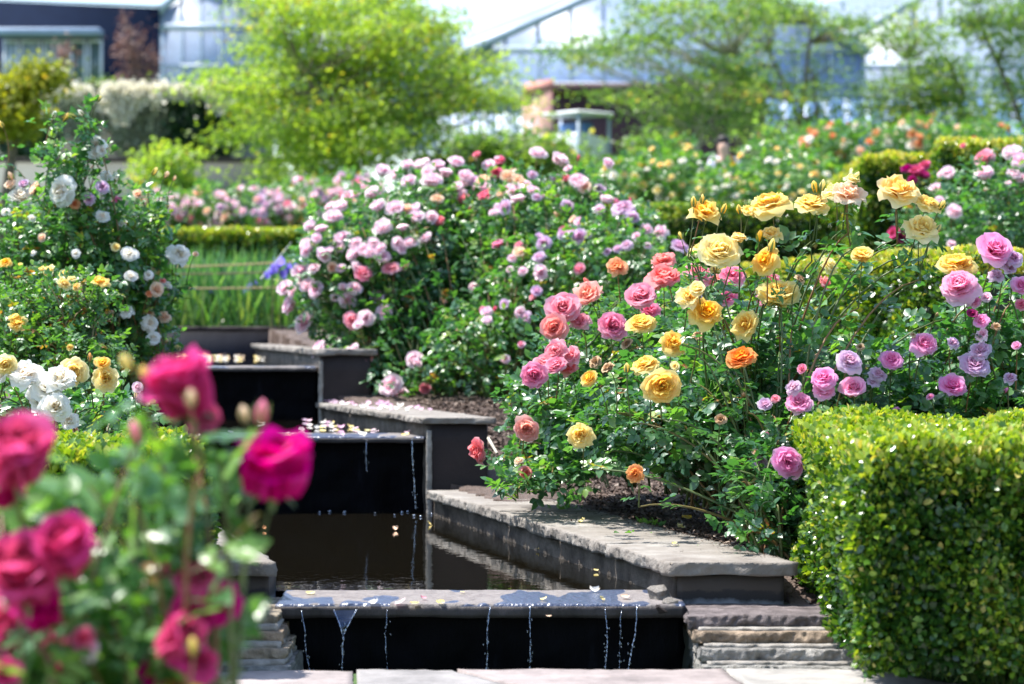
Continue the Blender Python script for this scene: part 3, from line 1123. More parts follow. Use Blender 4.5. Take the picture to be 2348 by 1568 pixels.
def rose_bush(label, base, blobs, blooms, ncanes=80, leaf=.09, leafmat=None, lod='M', main='Y', step=.05, seed=1,
              fill=600, group=None, stalk=.12, baseD=None, red=.03, arch=.25, lightness=0.0, bstep=1.0, keep=None):
    """base: list of (x,y,D) feet; blobs: (x,y,rx,ry,D,rd) ellipsoids of foliage in frame pixels;
    blooms: (x,y,px,colour,kind[,D[,facing]])"""
    global rng
    rng = np.random.default_rng(seed)
    random.seed(seed)
    feet = [P(*b) for b in base]
    org = np.array(feet).mean(0)
    t = thing("rose_bush", label, "rose bush", org, group)
    B = [(P(x, y, D), np.array([rx / FPX * D, rd, ry / FPX * D])) for x, y, rx, ry, D, rd in blobs]
    wts = np.array([b[1][0] * b[1][2] for b in B])
    wts /= wts.sum()

    def sample(n, lo=.45):
        k = rng.choice(len(B), n, p=wts)
        u = rand_dirs(n) * (rng.uniform(lo ** 3, 1, n) ** (1 / 3))[:, None]
        C_ = np.array([B[i][0] for i in k])
        S_ = np.array([B[i][1] for i in k])
        return C_ + u * S_, u

    paths = []
    LT, LD, LN, LS, LR = [], [], [], [], []

    def leaves_on(pts, t0=.35, t1=1.0, sc_=1.0, stp=1.0):
        seg = np.linalg.norm(np.diff(pts, axis=0), axis=1)
        cum = np.concatenate([[0], np.cumsum(seg)])
        s = cum[-1] * t0
        k = rng.integers(0, 5)
        while s < cum[-1] * t1:
            p = np.array([np.interp(s, cum, pts[:, i]) for i in range(3)])
            q = np.array([np.interp(min(s + .02, cum[-1]), cum, pts[:, i]) for i in range(3)]) - p
            q /= (np.linalg.norm(q) + 1e-6)
            az = k * 2.4 + rng.normal(0, .4)
            o = np.array([math.cos(az), math.sin(az), .15 + .3 * rng.random()])
            d = o + q * .5 + rng.normal(0, .18, 3)
            LT.append(p); LD.append(d)
            LN.append(np.array([0, -.12, 1.0]) + rng.normal(0, .38, 3) + o * .25)
            LS.append(leaf * sc_ * rng.uniform(.65, 1.2))
            top = s / cum[-1]
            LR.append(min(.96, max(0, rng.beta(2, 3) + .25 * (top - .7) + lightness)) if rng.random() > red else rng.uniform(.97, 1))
            s += step * stp * rng.uniform(.7, 1.3)
            k += 1

    def cane(target, r0=.006, t0=.35, t1=1.0, thin=.4, sc_=1.0, k=10, stp=1.0):
        f = feet[int(np.argmin([np.linalg.norm(np.array(f_) - target) + rng.uniform(0, .3) for f_ in feet]))]
        f = f + np.array([rng.normal(0, .04), rng.normal(0, .04), -.02])
        c = f * .45 + target * .55
        c[2] = max(f[2], target[2]) * .5 + .5 * c[2] + arch * abs(target[2] - f[2]) + .05
        c[:2] += rng.normal(0, .05, 2)
        pts = bez(f, c, target, k)
        paths.append((pts, np.linspace(r0, r0 * thin, k)))
        leaves_on(pts, t0, t1, sc_, stp)
        return pts

    tg, _ = sample(ncanes)
    for g in tg:
        cane(g)
    for bl in blooms:
        x, y, px, col, kind = bl[:5]
        D = bl[5] if len(bl) > 5 and bl[5] else None
        face = bl[6] if len(bl) > 6 else None
        if D is None:
            best = None
            for (bx, by, rx, ry, bD, rd) in blobs:
                q = ((x - bx) / rx) ** 2 + ((y - by) / ry) ** 2
                if q < 1:
                    dd = bD - rd * math.sqrt(1 - q) * 1.02
                    best = dd if best is None else min(best, dd)
            if best is None:
                near = min(blobs, key=lambda b: ((x - b[0]) / b[2]) ** 2 + ((y - b[1]) / b[3]) ** 2)
                best = near[4] - near[5] * .15
            D = best
        pos = P(x, y, D)
        size = px / FPX * D
        near = min(blobs, key=lambda b: ((x - b[0]) / b[2]) ** 2 + ((y - b[1]) / b[3]) ** 2)
        if face is None:
            face = (.7 * (x - near[0]) / near[2] + random.gauss(-.1, .3), -.75 + random.gauss(0, .25), .55 - .35 * (y - near[1]) / near[3] + random.gauss(0, .2))
        face = np.array(face, float)
        face /= np.linalg.norm(face)
        if kind == 'bud':
            add_bloom(t, pos - face * size * .5, size, col, kind, face, org, main=main)
            tip = pos - face * size * .55
        else:
            add_bloom(t, pos, size * 1.08, col, kind, face, org, main=main, flat=1.15 if kind == 'cup' else 1.45 if kind == 'globe' else random.uniform(.85, 1.05))
            tip = pos - face * size * .24
        # flower stalk
        knee = tip - face * stalk * .5 + np.array([rng.normal(0, .015), .03, -stalk * .75])
        st = bez(tip, tip - face * stalk * .4, knee, 6)
        pts = cane(knee, r0=.006, t0=.45, t1=.96, thin=.45, stp=bstep)
        paths.append((st, np.linspace(.0016, .003, 6)))
        if rng.random() < .8:
            leaves_on(st[2:], .2, 1, .7)
    # filling leaves inside the mass
    if fill:
        T, u = sample(fill, .55)
        LT += list(T)
        LD += list(u * .6 + rand_dirs(fill) * .7)
        LN += list(u * .5 + np.array([0, -.1, .9]) + rng.normal(0, .35, (fill, 3)))
        LS += list(leaf * rng.uniform(.6, 1.1, fill))
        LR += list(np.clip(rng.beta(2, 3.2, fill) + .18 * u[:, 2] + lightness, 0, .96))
    link("stem", tubes("stem", [(p - org, r_) for p, r_ in paths], [M_STEM], 5 if lod == 'N' else 4), t)
    if keep:
        ok = [i for i, p in enumerate(LT) if keep(CX + p[0] / p[1] * FPX, HY - (p[2] - 1) / p[1] * FPX)]
        LT, LD, LN, LS, LR = [[q[i] for i in ok] for q in (LT, LD, LN, LS, LR)]
    tmpl = {'N': LEAF_N, 'M': LEAF_M, 'F': LEAF_F}[lod]
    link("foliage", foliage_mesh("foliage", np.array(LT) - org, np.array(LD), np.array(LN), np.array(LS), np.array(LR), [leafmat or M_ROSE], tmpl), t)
    return t


UP = (-.1, -.35, .95)
FR = (-.05, -1, .3)

# golden yellow bush, in focus
Y_ = [(1395, 845, 26, 'S', 'cup', 8.6), (1652, 962, 24, 'S', 'cup', 8.1), (1600, 770, 26, 'S', 'loose', 8.5), (1835, 640, 28, 'S', 'loose', 8.5), (1705, 905, 22, 'S', 'bud', 8.3), (1617, 488, 78, 'Y', 'loose', 8.6, (0, -.5, .8)), (1766, 470, 98, 'Y', 'full', 8.6, (-.25, -.35, .9)), (1720, 484, 44, 'Y', 'loose', 8.65), (1862, 470, 82, 'Y', 'full', 8.6, (.1, -.35, .9)),
      (1945, 447, 84, 'B', 'loose', 8.6, (.1, -.5, .8)), (1912, 440, 60, 'I', 'loose', 8.66, (-.3, -.4, .9)), (1955, 412, 30, 'I', 'cup', 8.6), (2060, 437, 94, 'I', 'loose', 8.6, (.05, -.6, .75)),
      (2040, 432, 50, 'B', 'full', 8.64, (-.5, -.3, .8)), (2128, 468, 56, 'Y', 'full', 8.6, (.3, -.5, .8)), (2113, 527, 82, 'I', 'loose', 8.6, (.1, -.6, .7)),
      (1868, 428, 30, 'Y', 'bud', 8.6, (-.2, -.1, 1)), (1886, 424, 28, 'I', 'bud', 8.6, (.2, 0, 1)), (1962, 408, 34, 'I', 'bud', 8.6, (.5, -.1, 1)), (2160, 470, 26, 'I', 'bud', 8.6, (.5, -.1, .9)), (2150, 525, 28, 'I', 'bud', 8.6, (.6, 0, .8)),
      (1768, 538, 54, 'I', 'loose', 8.6, UP), (1742, 540, 30, 'Y', 'bud', 8.6), (1650, 578, 88, 'I', 'full', 8.5, (0, -.8, .6)), (1693, 547, 34, 'I', 'cup', 8.5, (.2, -.2, 1)), (1757, 597, 72, 'Y', 'loose', 8.5, (-.5, -.7, .4)),
      (1605, 578, 62, 'I', 'loose', 8.7), (1770, 562, 34, 'Y', 'bud', 8.5, (.2, -.1, 1)), (1977, 588, 42, 'Y', 'cup', 8.5, (0, -.5, 1)), (2192, 607, 78, 'Y', 'full', 8.9, (0, -.5, .9)), (1578, 682, 62, 'I', 'loose', 8.35, (0, -.7, .6)),
      (1600, 665, 34, 'I', 'cup', 8.3), (1618, 717, 78, 'Y', 'loose', 8.35, (.2, -.8, .5)), (1785, 682, 76, 'Y', 'cup', 8.6, (-.1, -.5, .9)), (1712, 745, 72, 'Y', 'loose', 8.45, (-.5, -.8, .3)),
      (1470, 742, 66, 'Y', 'full', 8.9, (-.1, -.5, .9)), (1543, 787, 68, 'Y', 'loose', 8.7, (.1, -.8, .5)), (1480, 838, 64, 'Y', 'full', 8.5, (-.3, -.4, .9)), (1355, 868, 38, 'Y', 'cup', 8.7, (-.6, -.6, .3)),
      (1517, 886, 80, 'Y', 'full', 8.25, (.0, -1, .12)), (1332, 998, 68, 'Y', 'loose', 8.5, (-.2, -1, .25)), (1457, 1086, 42, 'O', 'loose', 8.2, (-.3, -1, .2)), (1700, 823, 70, 'O', 'full', 8.1, (-.2, -.5, .8)),
      (1437, 843, 24, 'Y', 'bud', 8.5, (0, 0, 1)), (1900, 610, 50, 'I', 'loose', 9.1), (1560, 540, 20, 'Y', 'bud', 8.7, (-.3, 0, 1)), (1660, 478, 26, 'Y', 'bud', 8.6, (.4, 0, 1)), (1695, 480, 24, 'Y', 'bud', 8.7, (-.2, 0, 1)), (1590, 462, 26, 'Y', 'bud', 8.6, (0, 0, 1)), (1610, 456, 24, 'I', 'bud', 8.6, (.1, 0, 1)),
      (1548, 840, 20, 'I', 'cup', 8.3), (1640, 620, 30, 'I', 'loose', 8.7)]
rose_bush("tall rose bush with golden yellow blooms on upright canes behind the lower coping",
          [(1460, 1105, 9.9), (1640, 1150, 9.2), (1560, 1120, 9.6), (1700, 1180, 8.9), (1380, 1100, 10.1), (1780, 1230, 8.4)],
          [(1560, 960, 260, 120, 9.1, .5), (1640, 840, 190, 120, 9.1, .45), (1830, 850, 200, 100, 8.9, .4), (1380, 990, 150, 80, 9.5, .35), (1700, 990, 140, 110, 8.7, .4)],
          Y_, ncanes=150, leaf=.11, lod='N', main='Y', step=.045, seed=11, fill=1050, stalk=.14, arch=.12, bstep=1.9)
# low young shoots at the foot of the yellow bush
rose_bush("low leafy rose bush without flowers growing against the left end of the clipped hedge",
          [(1795, 1280, 8.0), (1815, 1275, 8.05), (1775, 1265, 8.1)],
          [(1740, 1120, 85, 100, 8.15, .25), (1790, 1190, 50, 80, 8.05, .15), (1700, 1215, 50, 25, 7.95, .12), (1780, 1020, 70, 80, 8.3, .25)],
          [], ncanes=42, leaf=.085, lod='N', step=.036, seed=12, fill=160, red=.06, arch=.1)

# coral pink bush behind it
C_ = [(1365, 830, 30, 'S', 'loose', 9.4), (1440, 790, 26, 'S', 'cup', 9.4), (1348, 675, 66, 'C', 'loose', 9.7), (1290, 710, 66, 'K', 'cup', 9.6, (0, -.8, .5)), (1272, 752, 56, 'C', 'cup', 9.5, (-.3, -.9, .2)), (1405, 748, 66, 'K', 'full', 9.4, (.1, -.9, .4)),
      (1467, 685, 62, 'K', 'cup', 9.5), (1490, 712, 50, 'K', 'loose', 9.6), (1520, 598, 62, 'C', 'loose', 9.8), (1522, 637, 76, 'C', 'full', 9.7), (1495, 655, 40, 'C', 'loose', 9.7), (1415, 612, 52, 'T', 'loose', 9.9, (-.1, -.8, .6)),
      (1603, 628, 70, 'K', 'loose', 9.7), (1680, 632, 62, 'K', 'loose', 9.7), (1640, 645, 40, 'C', 'loose', 9.7), (1590, 680, 60, 'P', 'loose', 9.7), (1670, 685, 50, 'K', 'loose', 9.7), (1330, 738, 50, 'K', 'loose', 9.6),
      (1275, 805, 56, 'K', 'loose', 9.3), (1310, 815, 50, 'K', 'loose', 9.3), (1250, 838, 50, 'K', 'cup', 9.3), (1225, 860, 62, 'K', 'full', 9.2, (-.2, -1, .2)), (1275, 838, 48, 'K', 'full', 9.25), (1305, 845, 44, 'C', 'loose', 9.3),
      (1207, 985, 58, 'C', 'full', 9.2, (.1, -1, .1)), (1098, 1032, 56, 'C', 'full', 9.4, (-.9, -.5, -.1)), (1203, 1085, 28, 'C', 'cup', 9.2), (1190, 1057, 24, 'B', 'loose', 9.2), (1345, 645, 26, 'C', 'bud', 9.8), (1890, 650, 40, 'C', 'loose', 9.7), (1775, 770, 36, 'K', 'cup', 9.5), (1750, 690, 44, 'K', 'loose', 9.7), (1770, 640, 40, 'K', 'loose', 9.8)]
rose_bush("coral pink rose bush behind the golden yellow bush and right of the channel",
          [(1320, 1085, 10.3), (1250, 1080, 10.4), (1420, 1080, 10.4), (1230, 1100, 10.0)],
          [(1420, 790, 190, 130, 10.2, .45), (1300, 920, 150, 110, 9.9, .4), (1600, 730, 160, 100, 10.2, .4), (1210, 1060, 90, 50, 9.6, .25), (1290, 1090, 90, 35, 9.3, .2), (1190, 1110, 40, 30, 9.2, .12)],
          C_, ncanes=110, leaf=.10, lod='M', main='K', step=.045, seed=13, fill=900, stalk=.12, arch=.15, lightness=.05)


def conv(lst, ox, oy, k, col, kind):
    out = []
    for e in lst:
        x, y, s = e[:3]
        c = e[3] if len(e) > 3 else col
        kd = e[4] if len(e) > 4 else kind
        out.append((ox + k * x, oy + k * y, k * s, c, kd))
    return out


# big pale pink bush (left part)
pk = conv([(875, 225, 95), (960, 250, 75), (1040, 185, 75), (1055, 290, 95), (1140, 185, 100), (1240, 190, 90), (1360, 170, 95), (1290, 240, 90, 'B'), (1200, 290, 130), (1420, 260, 95), (1180, 230, 90),
           (1370, 330, 70), (810, 370, 95), (650, 395, 90), (700, 380, 60), (600, 460, 95), (530, 460, 70), (550, 530, 105), (400, 585, 75, 'P'), (470, 605, 75), (850, 455, 98, 'P'), (960, 475, 108), (875, 600, 115, 'K'), (1090, 480, 90, 'P'), (1100, 530, 95), (1200, 530, 85), (1250, 560, 80, 'C'), (1040, 470, 60, 'B'),
           (1005, 600, 70, 'K'), (370, 700, 75), (380, 740, 90), (445, 665, 60), (480, 780, 95), (610, 670, 95), (600, 730, 70), (700, 700, 75), (690, 770, 95), (750, 740, 80), (800, 760, 95), (860, 740, 90), (880, 790, 80), (820, 700, 70),
           (980, 700, 80, 'B'), (1060, 700, 90), (1165, 670, 75, 'K'), (1000, 740, 60, 'B'), (340, 890, 105), (430, 870, 80, 'K'), (350, 940, 80), (240, 1000, 105, 'P'), (290, 1020, 70, 'K'), (380, 980, 95), (440, 1010, 100), (265, 1110, 100), (370, 1230, 125), (470, 1150, 50),
           (740, 905, 115, 'K'), (700, 860, 70), (930, 870, 95, 'H'), (1030, 850, 70, 'B'), (970, 860, 60, 'K'), (610, 990, 60), (690, 1000, 95, 'K'), (640, 1075, 105, 'B'), (560, 1060, 55), (850, 1060, 105), (860, 1100, 70, 'K'), (940, 1010, 60, 'B'), (1010, 1050, 60),
           (890, 1160, 110, 'K'), (930, 1130, 80, 'K'), (770, 1190, 95), (670, 1215, 105, 'K'), (650, 1170, 60), (720, 1240, 70), (470, 1400, 100), (885, 1275, 50, 'H', 'cup'), (690, 1410, 90), (765, 1450, 95, 'H', 'loose'), (660, 1500, 80), (640, 1420, 60),
           (1110, 1450, 75, 'P', 'loose'), (1100, 1490, 60), (650, 1555, 85, 'K'), (700, 1550, 60, 'K'), (1740, 215, 60, 'B'), (975, 185, 50, 'H', 'cup'), (600, 870, 60), (540, 860, 60, 'B'), (520, 750, 60), (1340, 385, 48, 'H', 'cup'), (1440, 475, 44, 'H', 'cup'), (580, 1020, 40, 'K'), (1235, 410, 80, 'B')],
          573.2, 315.3, .3473, 'P', 'cup')
_r = random.Random(9)
pk = [(a, b, c, {'K': 'P' if _r.random() < .6 else 'K', 'H': 'K', 'B': 'P' if _r.random() < .5 else 'B'}.get(d, d), e) for a, b, c, d, e in pk]
pk = [q for q in pk if not (q[2] < 19)]
pk += [(805, 885, 40, 'K', 'cup'), (795, 862, 40, 'K', 'cup'), (900, 885, 45, 'P', 'cup'), (912, 912, 46, 'P', 'cup'), (893, 918, 30, 'P', 'cup'), (950, 825, 32, 'P', 'cup'), (975, 892, 26, 'H', 'cup'), (735, 802, 38, 'P', 'cup'), (1113, 885, 38, 'P', 'cup')]
rose_bush("broad arching rose bush covered in pale pink globe blooms above the dark channel",
          [(980, 930, 13.5), (880, 925, 13.6), (1050, 935, 13.5)],
          [(900, 610, 200, 200, 14.4, .7), (1000, 520, 180, 140, 14.6, .6), (800, 650, 140, 120, 14.2, .5), (1020, 740, 190, 160, 14.2, .6), (860, 800, 110, 90, 13.8, .4), (740, 600, 60, 130, 14.1, .35), (930, 860, 100, 45, 13.5, .3)],
          pk, ncanes=240, leaf=.105, lod='M', main='P', step=.05, seed=14, fill=2600, stalk=.1, arch=.1, lightness=.03)
pr = conv([(1900, 110, 95), (2040, 150, 115), (1500, 115, 50, 'H'), (1580, 190, 80), (1630, 240, 70, 'H'), (1700, 260, 90, 'B'), (1770, 280, 70, 'B'), (1540, 290, 95, 'B'), (1690, 350, 80), (1560, 390, 50, 'H'), (1590, 200, 60),
           (1640, 710, 75, 'K'), (1780, 760, 80, 'B'), (1730, 800, 60), (1940, 700, 90, 'L'), (1910, 660, 60, 'L'), (2080, 640, 90, 'L'), (1800, 885, 60), (1920, 890, 105, 'P', 'loose'), (1565, 1210, 62, 'P'), (1795, 1370, 46), (1685, 1465, 56), (1620, 1130, 34, 'H'), (1545, 1140, 50, 'K'), (1180, 870, 55, 'H'), (1740, 330, 60, 'B'), (1650, 380, 50, 'B'), (1830, 310, 50)],
          573.2, 315.3, .3473, 'P', 'cup')
pr += conv([(730, 60, 90), (815, 70, 100), (860, 60, 60), (1230, 30, 90, 'P'), (1320, 45, 105, 'P'), (1440, 135, 120), (990, 170, 60), (1050, 150, 60), (1110, 125, 80), (1170, 70, 60, 'P'), (1240, 130, 60, 'P'), (450, 750, 46, 'H')], 1031.8, 515.9, .3655, 'L', 'loose')
pr += [(1430, 478, 56, 'L', 'loose'), (1415, 465, 28, 'K', 'bud'), (1442, 462, 26, 'H', 'bud'), (1393, 375, 26, 'P', 'cup'), (1450, 500, 30, 'L', 'cup')]
random.seed(77)
pr += [(random.uniform(1060, 1400), random.gauss(440, 55), random.uniform(14, 34), random.choice('PPPBLH'), 'cup') for _ in range(30)]
pr += [(random.uniform(1080, 1480), random.uniform(400, 760), random.uniform(16, 30), random.choice('PPLPK'), 'cup') for _ in range(16)]
pr += [(random.uniform(1060, 1400), random.uniform(355, 520), random.uniform(12, 18), random.choice('PHB'), 'bud', None, (random.gauss(0, .3), -.2, 1)) for _ in range(8)]
rose_bush("leafy rose bush with a few pale pink blooms between the pink and coral bushes",
          [(1150, 930, 13.3), (1250, 930, 13.3), (1350, 920, 13.3)],
          [(1200, 600, 190, 170, 14.2, .6), (1300, 700, 200, 180, 13.6, .6), (1120, 800, 150, 110, 13.4, .5), (1400, 560, 130, 110, 14.0, .5), (1180, 500, 150, 110, 14.5, .5), (1450, 640, 120, 110, 13.5, .4), (1330, 440, 60, 50, 14.2, .25)],
          pr, ncanes=280, leaf=.105, lod='M', main='P', step=.05, seed=15, fill=3200, stalk=.12, arch=.1, lightness=.1)

# mauve bush behind the right hedge
mv = conv([(850, 770, 50, 'S', 'cup'), (1180, 690, 44, 'S', 'loose'), (1700, 640, 60, 'S', 'loose'), (1330, 560, 40, 'S', 'bud'), (1690, 165, 205, 'M', 'cup'), (1810, 210, 120, 'L', 'loose'), (1780, 270, 110, 'L', 'loose'), (1700, 320, 105, 'L', 'loose'), (1475, 385, 245, 'M', 'full'), (1860, 390, 120, 'M', 'cup'), (1560, 480, 95, 'M', 'loose'), (1550, 560, 60, 'X', 'cup'),
           (1610, 600, 115, 'M', 'loose'), (1615, 690, 95, 'P', 'loose'), (1860, 500, 85, 'K', 'loose'), (1250, 750, 180, 'M', 'full'), (1600, 790, 140, 'L', 'loose'), (1565, 880, 185, 'L', 'full'), (1425, 1020, 150, 'M', 'cup'), (1790, 960, 95, 'L', 'loose'),
           (780, 855, 155, 'L', 'full'), (1045, 850, 145, 'M', 'full'), (960, 940, 115, 'L', 'loose'), (930, 985, 80, 'L', 'loose'), (620, 965, 170, 'M', 'full'), (620, 1035, 145, 'M', 'full'), (430, 1020, 100, 'L', 'loose'), (465, 1120, 155, 'M', 'full'), (805, 1030, 140, 'M', 'cup'),
           (485, 905, 56, 'K', 'cup'), (315, 1092, 50, 'K', 'cup'), (250, 1132, 80, 'L', 'cup'), (262, 1308, 62, 'M', 'bud'), (222, 1490, 108, 'L', 'loose'), (395, 1490, 190, 'M', 'full'), (1080, 1165, 62, 'M', 'loose'), (1430, 740, 80, 'L', 'loose'), (1830, 760, 50, 'M', 'cup'), (1640, 460, 62, 'P', 'cup'),
           (1765, 1035, 50, 'M', 'bud'), (1290, 1080, 40, 'M', 'cup'), (190, 1425, 44, 'B', 'cup')],
          1662.4, 515.9, .3655, 'M', 'full')
mvb = []
for (x, y, s, c, k) in mv:
    D = 8.2 if y > 820 and x < 1990 else 8.5
    if x > 2180 and y < 720:
        D = 8.8
    f = (random.gauss(-.05, .2), -.7, .6)
    if (x, y) and abs(x - 1806.8) < 2:
        f = (0, -1, .1)
        D = 7.9
    mvb.append((x, y, s, c, k, D, f))
rose_bush("rose bush with mauve pink blooms rising behind the near clipped hedge",
          [(1900, 1200, 8.9), (2050, 1200, 9.0), (2200, 1200, 9.0), (2350, 1200, 9.0), (1830, 1220, 8.6)],
          [(2000, 900, 190, 110, 9.0, .35), (2200, 860, 190, 130, 9.1, .4), (2330, 780, 140, 150, 9.1, .4), (1900, 1000, 130, 90, 8.7, .3), (2150, 960, 260, 60, 8.8, .35)],
          mvb, ncanes=130, leaf=.115, lod='N', main='M', step=.05, seed=16, fill=900, stalk=.14, arch=.1, lightness=.04)

# pink bush at the far right, in front of the tall hedges
pr2 = conv([(2100, 1000, 115, 'K'), (2270, 960, 105), (2320, 1010, 95), (2100, 1095, 110), (2280, 1100, 85), (2250, 1150, 44), (1870, 1090, 85), (1800, 1190, 85), (1910, 1330, 95), (1965, 915, 34, 'H'), (1815, 1260, 60), (1890, 1535, 60), (2330, 1120, 60), (1830, 1090, 50)], 1490.4, 0, .6377 / 1.7445, 'P', 'cup')
rose_bush("rose bush with large light pink blooms in front of the tall distant hedge",
          [(2230, 760, 14.5), (2330, 760, 14.5)],
          [(2260, 500, 120, 130, 14.3, .5), (2180, 530, 70, 90, 14.0, .3), (2330, 440, 80, 100, 14.5, .4)],
          pr2, ncanes=90, leaf=.11, lod='F', main='P', step=.055, seed=17, fill=900, stalk=.12, arch=.1)
rose_bush("small crimson rose bush at the dark face of the distant clipped hedge",
          [(2110, 700, 15.2)],
          [(2110, 480, 50, 90, 15.2, .2)],
          [(2100, 395, 34, 'G', 'cup'), (2080, 388, 24, 'X', 'cup'), (2118, 402, 28, 'X', 'cup'), (2092, 412, 24, 'X', 'loose'), (2120, 380, 24, 'G', 'cup'), (2050, 536, 26, 'G', 'cup'), (2070, 545, 22, 'X', 'cup'), (2140, 440, 20, 'X', 'cup')],
          ncanes=25, leaf=.09, lod='F', main='X', step=.06, seed=18, fill=100, arch=.1)

# white bush on the left
wh = conv([(390, 100, 205, 'W', 'full'), (670, 10, 95, 'W', 'loose'), (70, 60, 64, 'B', 'cup'), (130, 140, 160, 'W', 'loose'), (560, 150, 80, 'L', 'loose'), (225, 90, 80, 'B', 'cup'), (465, 185, 60, 'T', 'cup'),
           (640, 260, 95, 'W', 'loose'), (865, 125, 62, 'B', 'cup'), (765, 310, 55, 'W', 'loose'), (810, 500, 90, 'W', 'cup'), (820, 640, 72, 'W', 'cup'), (930, 630, 62, 'W', 'cup'), (265, 395, 50, 'B', 'cup'), (475, 495, 50, 'W', 'cup'), (725, 455, 52, 'I', 'cup'),
           (1120, 500, 150, 'W', 'loose'), (1130, 470, 60, 'W', 'cup'), (1225, 498, 34, 'B', 'cup'), (975, 720, 90, 'B', 'cup'), (935, 745, 50, 'T', 'loose'), (1050, 690, 60, 'W', 'loose'), (1020, 665, 36, 'C', 'cup'), (935, 870, 85, 'B', 'loose'), (1030, 890, 90, 'B', 'loose'), (800, 860, 100, 'W', 'loose'),
           (940, 930, 115, 'W', 'loose'), (960, 1020, 100, 'W', 'loose'), (1115, 1085, 50, 'I', 'loose'), (1045, 1040, 34, 'B', 'bud'), (10, 700, 60, 'W', 'loose'), (640, 80, 80, 'L', 'cup'), (730, 160, 75, 'M', 'loose'), (150, 60, 60, 'L', 'cup'), (35, 230, 60, 'W', 'loose'), (200, 270, 50, 'W', 'loose'), (210, 490, 44, 'W', 'loose')],
          0, 401.3, .3657, 'W', 'full')
wh += [(150, 268, 26, 'I', 'bud'), (165, 265, 22, 'I', 'bud'), (185, 258, 20, 'W', 'bud'), (125, 262, 22, 'W', 'bud'), (228, 225, 16, 'I', 'bud'), (232, 345, 30, 'W', 'loose'), (222, 330, 40, 'W', 'loose'), (215, 355, 28, 'W', 'loose'), (265, 405, 30, 'W', 'bud'), (355, 392, 22, 'I', 'bud'), (382, 400, 20, 'B', 'bud'), (400, 408, 16, 'B', 'bud'), (25, 405, 26, 'B', 'bud'), (3, 285, 20, 'I', 'bud')]
rose_bush("tall white rose bush with a long upright shoot on the left of the channel",
          [(150, 960, 11.5), (50, 980, 11.4), (260, 950, 11.5), (320, 940, 11.6)],
          [(130, 560, 170, 110, 11.6, .5), (240, 640, 150, 120, 11.6, .45), (50, 700, 130, 120, 11.6, .5), (300, 780, 100, 130, 11.7, .4), (140, 365, 60, 34, 11.4, .12), (180, 430, 90, 40, 11.5, .25), (205, 285, 24, 40, 11.4, .06), (110, 290, 30, 24, 11.4, .06), (340, 540, 50, 60, 11.6, .25), (40, 510, 80, 60, 11.6, .3), (320, 480, 60, 40, 11.6, .2), (160, 820, 180, 90, 11.6, .4)],
          wh, ncanes=185, leaf=.105, lod='M', main='W', step=.05, seed=19, fill=1800, stalk=.14, arch=.1, red=.05, lightness=.1)
yl = conv([(35, 550, 90), (310, 600, 90, 'I', 'loose'), (400, 620, 70, 'I', 'loose'), (400, 680, 90, 'I', 'loose'), (450, 650, 60, 'I', 'loose'), (630, 675, 118, 'Y', 'loose'), (110, 930, 125, 'Y', 'loose'), (95, 900, 70, 'Y', 'cup'), (120, 570, 56, 'Y', 'loose'), (480, 700, 60, 'I', 'loose'), (260, 590, 50, 'I', 'loose'), (440, 1080, 50, 'Y', 'loose'), (620, 1180, 70, 'Y', 'cup'), (565, 1150, 50, 'O', 'bud'), (215, 555, 30, 'O', 'bud'), (165, 585, 26, 'Y', 'bud')],
          0, 401.3, .3657, 'Y', 'loose')
rose_bush("yellow rose bush with reddish young shoots below the white roses on the left",
          [(80, 960, 10.0), (180, 960, 10.0)],
          [(100, 700, 130, 80, 10.2, .35), (130, 820, 160, 90, 10.0, .4), (40, 780, 80, 100, 10.1, .3), (210, 680, 70, 60, 10.3, .25)],
          yl, ncanes=130, leaf=.075, lod='M', main='Y', step=.04, seed=20, fill=900, stalk=.1, arch=.1, red=.14, leafmat=M_ROSE_L)
wn = [(60, 858, 82, 'W', 'loose', 8.3, (.1, -.6, .8)), (138, 872, 78, 'W', 'loose', 8.25, (.1, -.6, .7)), (115, 890, 64, 'W', 'cup', 8.3, (0, -.8, .5)), (128, 935, 76, 'W', 'loose', 8.2, (.2, -.9, .2)), (85, 912, 66, 'W', 'loose', 8.35), (12, 838, 52, 'I', 'full', 8.3, (.2, -1, .2)), (5, 862, 40, 'W', 'loose', 8.3),
      (172, 853, 64, 'I', 'full', 8.4, (-.1, -1, .1)), (243, 868, 62, 'I', 'loose', 8.5, (.1, -.9, .2)), (236, 835, 30, 'Y', 'cup', 8.5), (200, 1000, 34, 'W', 'loose', 8.2), (170, 985, 26, 'B', 'loose', 8.3), (160, 965, 46, 'W', 'loose', 8.25), (316, 890, 24, 'P', 'cup', 8.2, (0, -.8, .5)), (311, 905, 16, 'I', 'bud', 8.2, (0, 0, 1)), (206, 818, 20, 'O', 'bud', 8.4, (0, 0, 1))]
rose_bush("white and cream rose bush with satiny open blooms just behind the left hedge",
          [(60, 1180, 8.9), (180, 1180, 8.9)],
          [(70, 980, 130, 70, 8.9, .25), (200, 930, 110, 60, 9.0, .25), (300, 960, 60, 40, 8.9, .15), (40, 910, 70, 50, 8.8, .15)],
          wn, ncanes=46, leaf=.10, lod='N', main='W', step=.05, seed=21, fill=300, stalk=.13, arch=.1, lightness=.1)

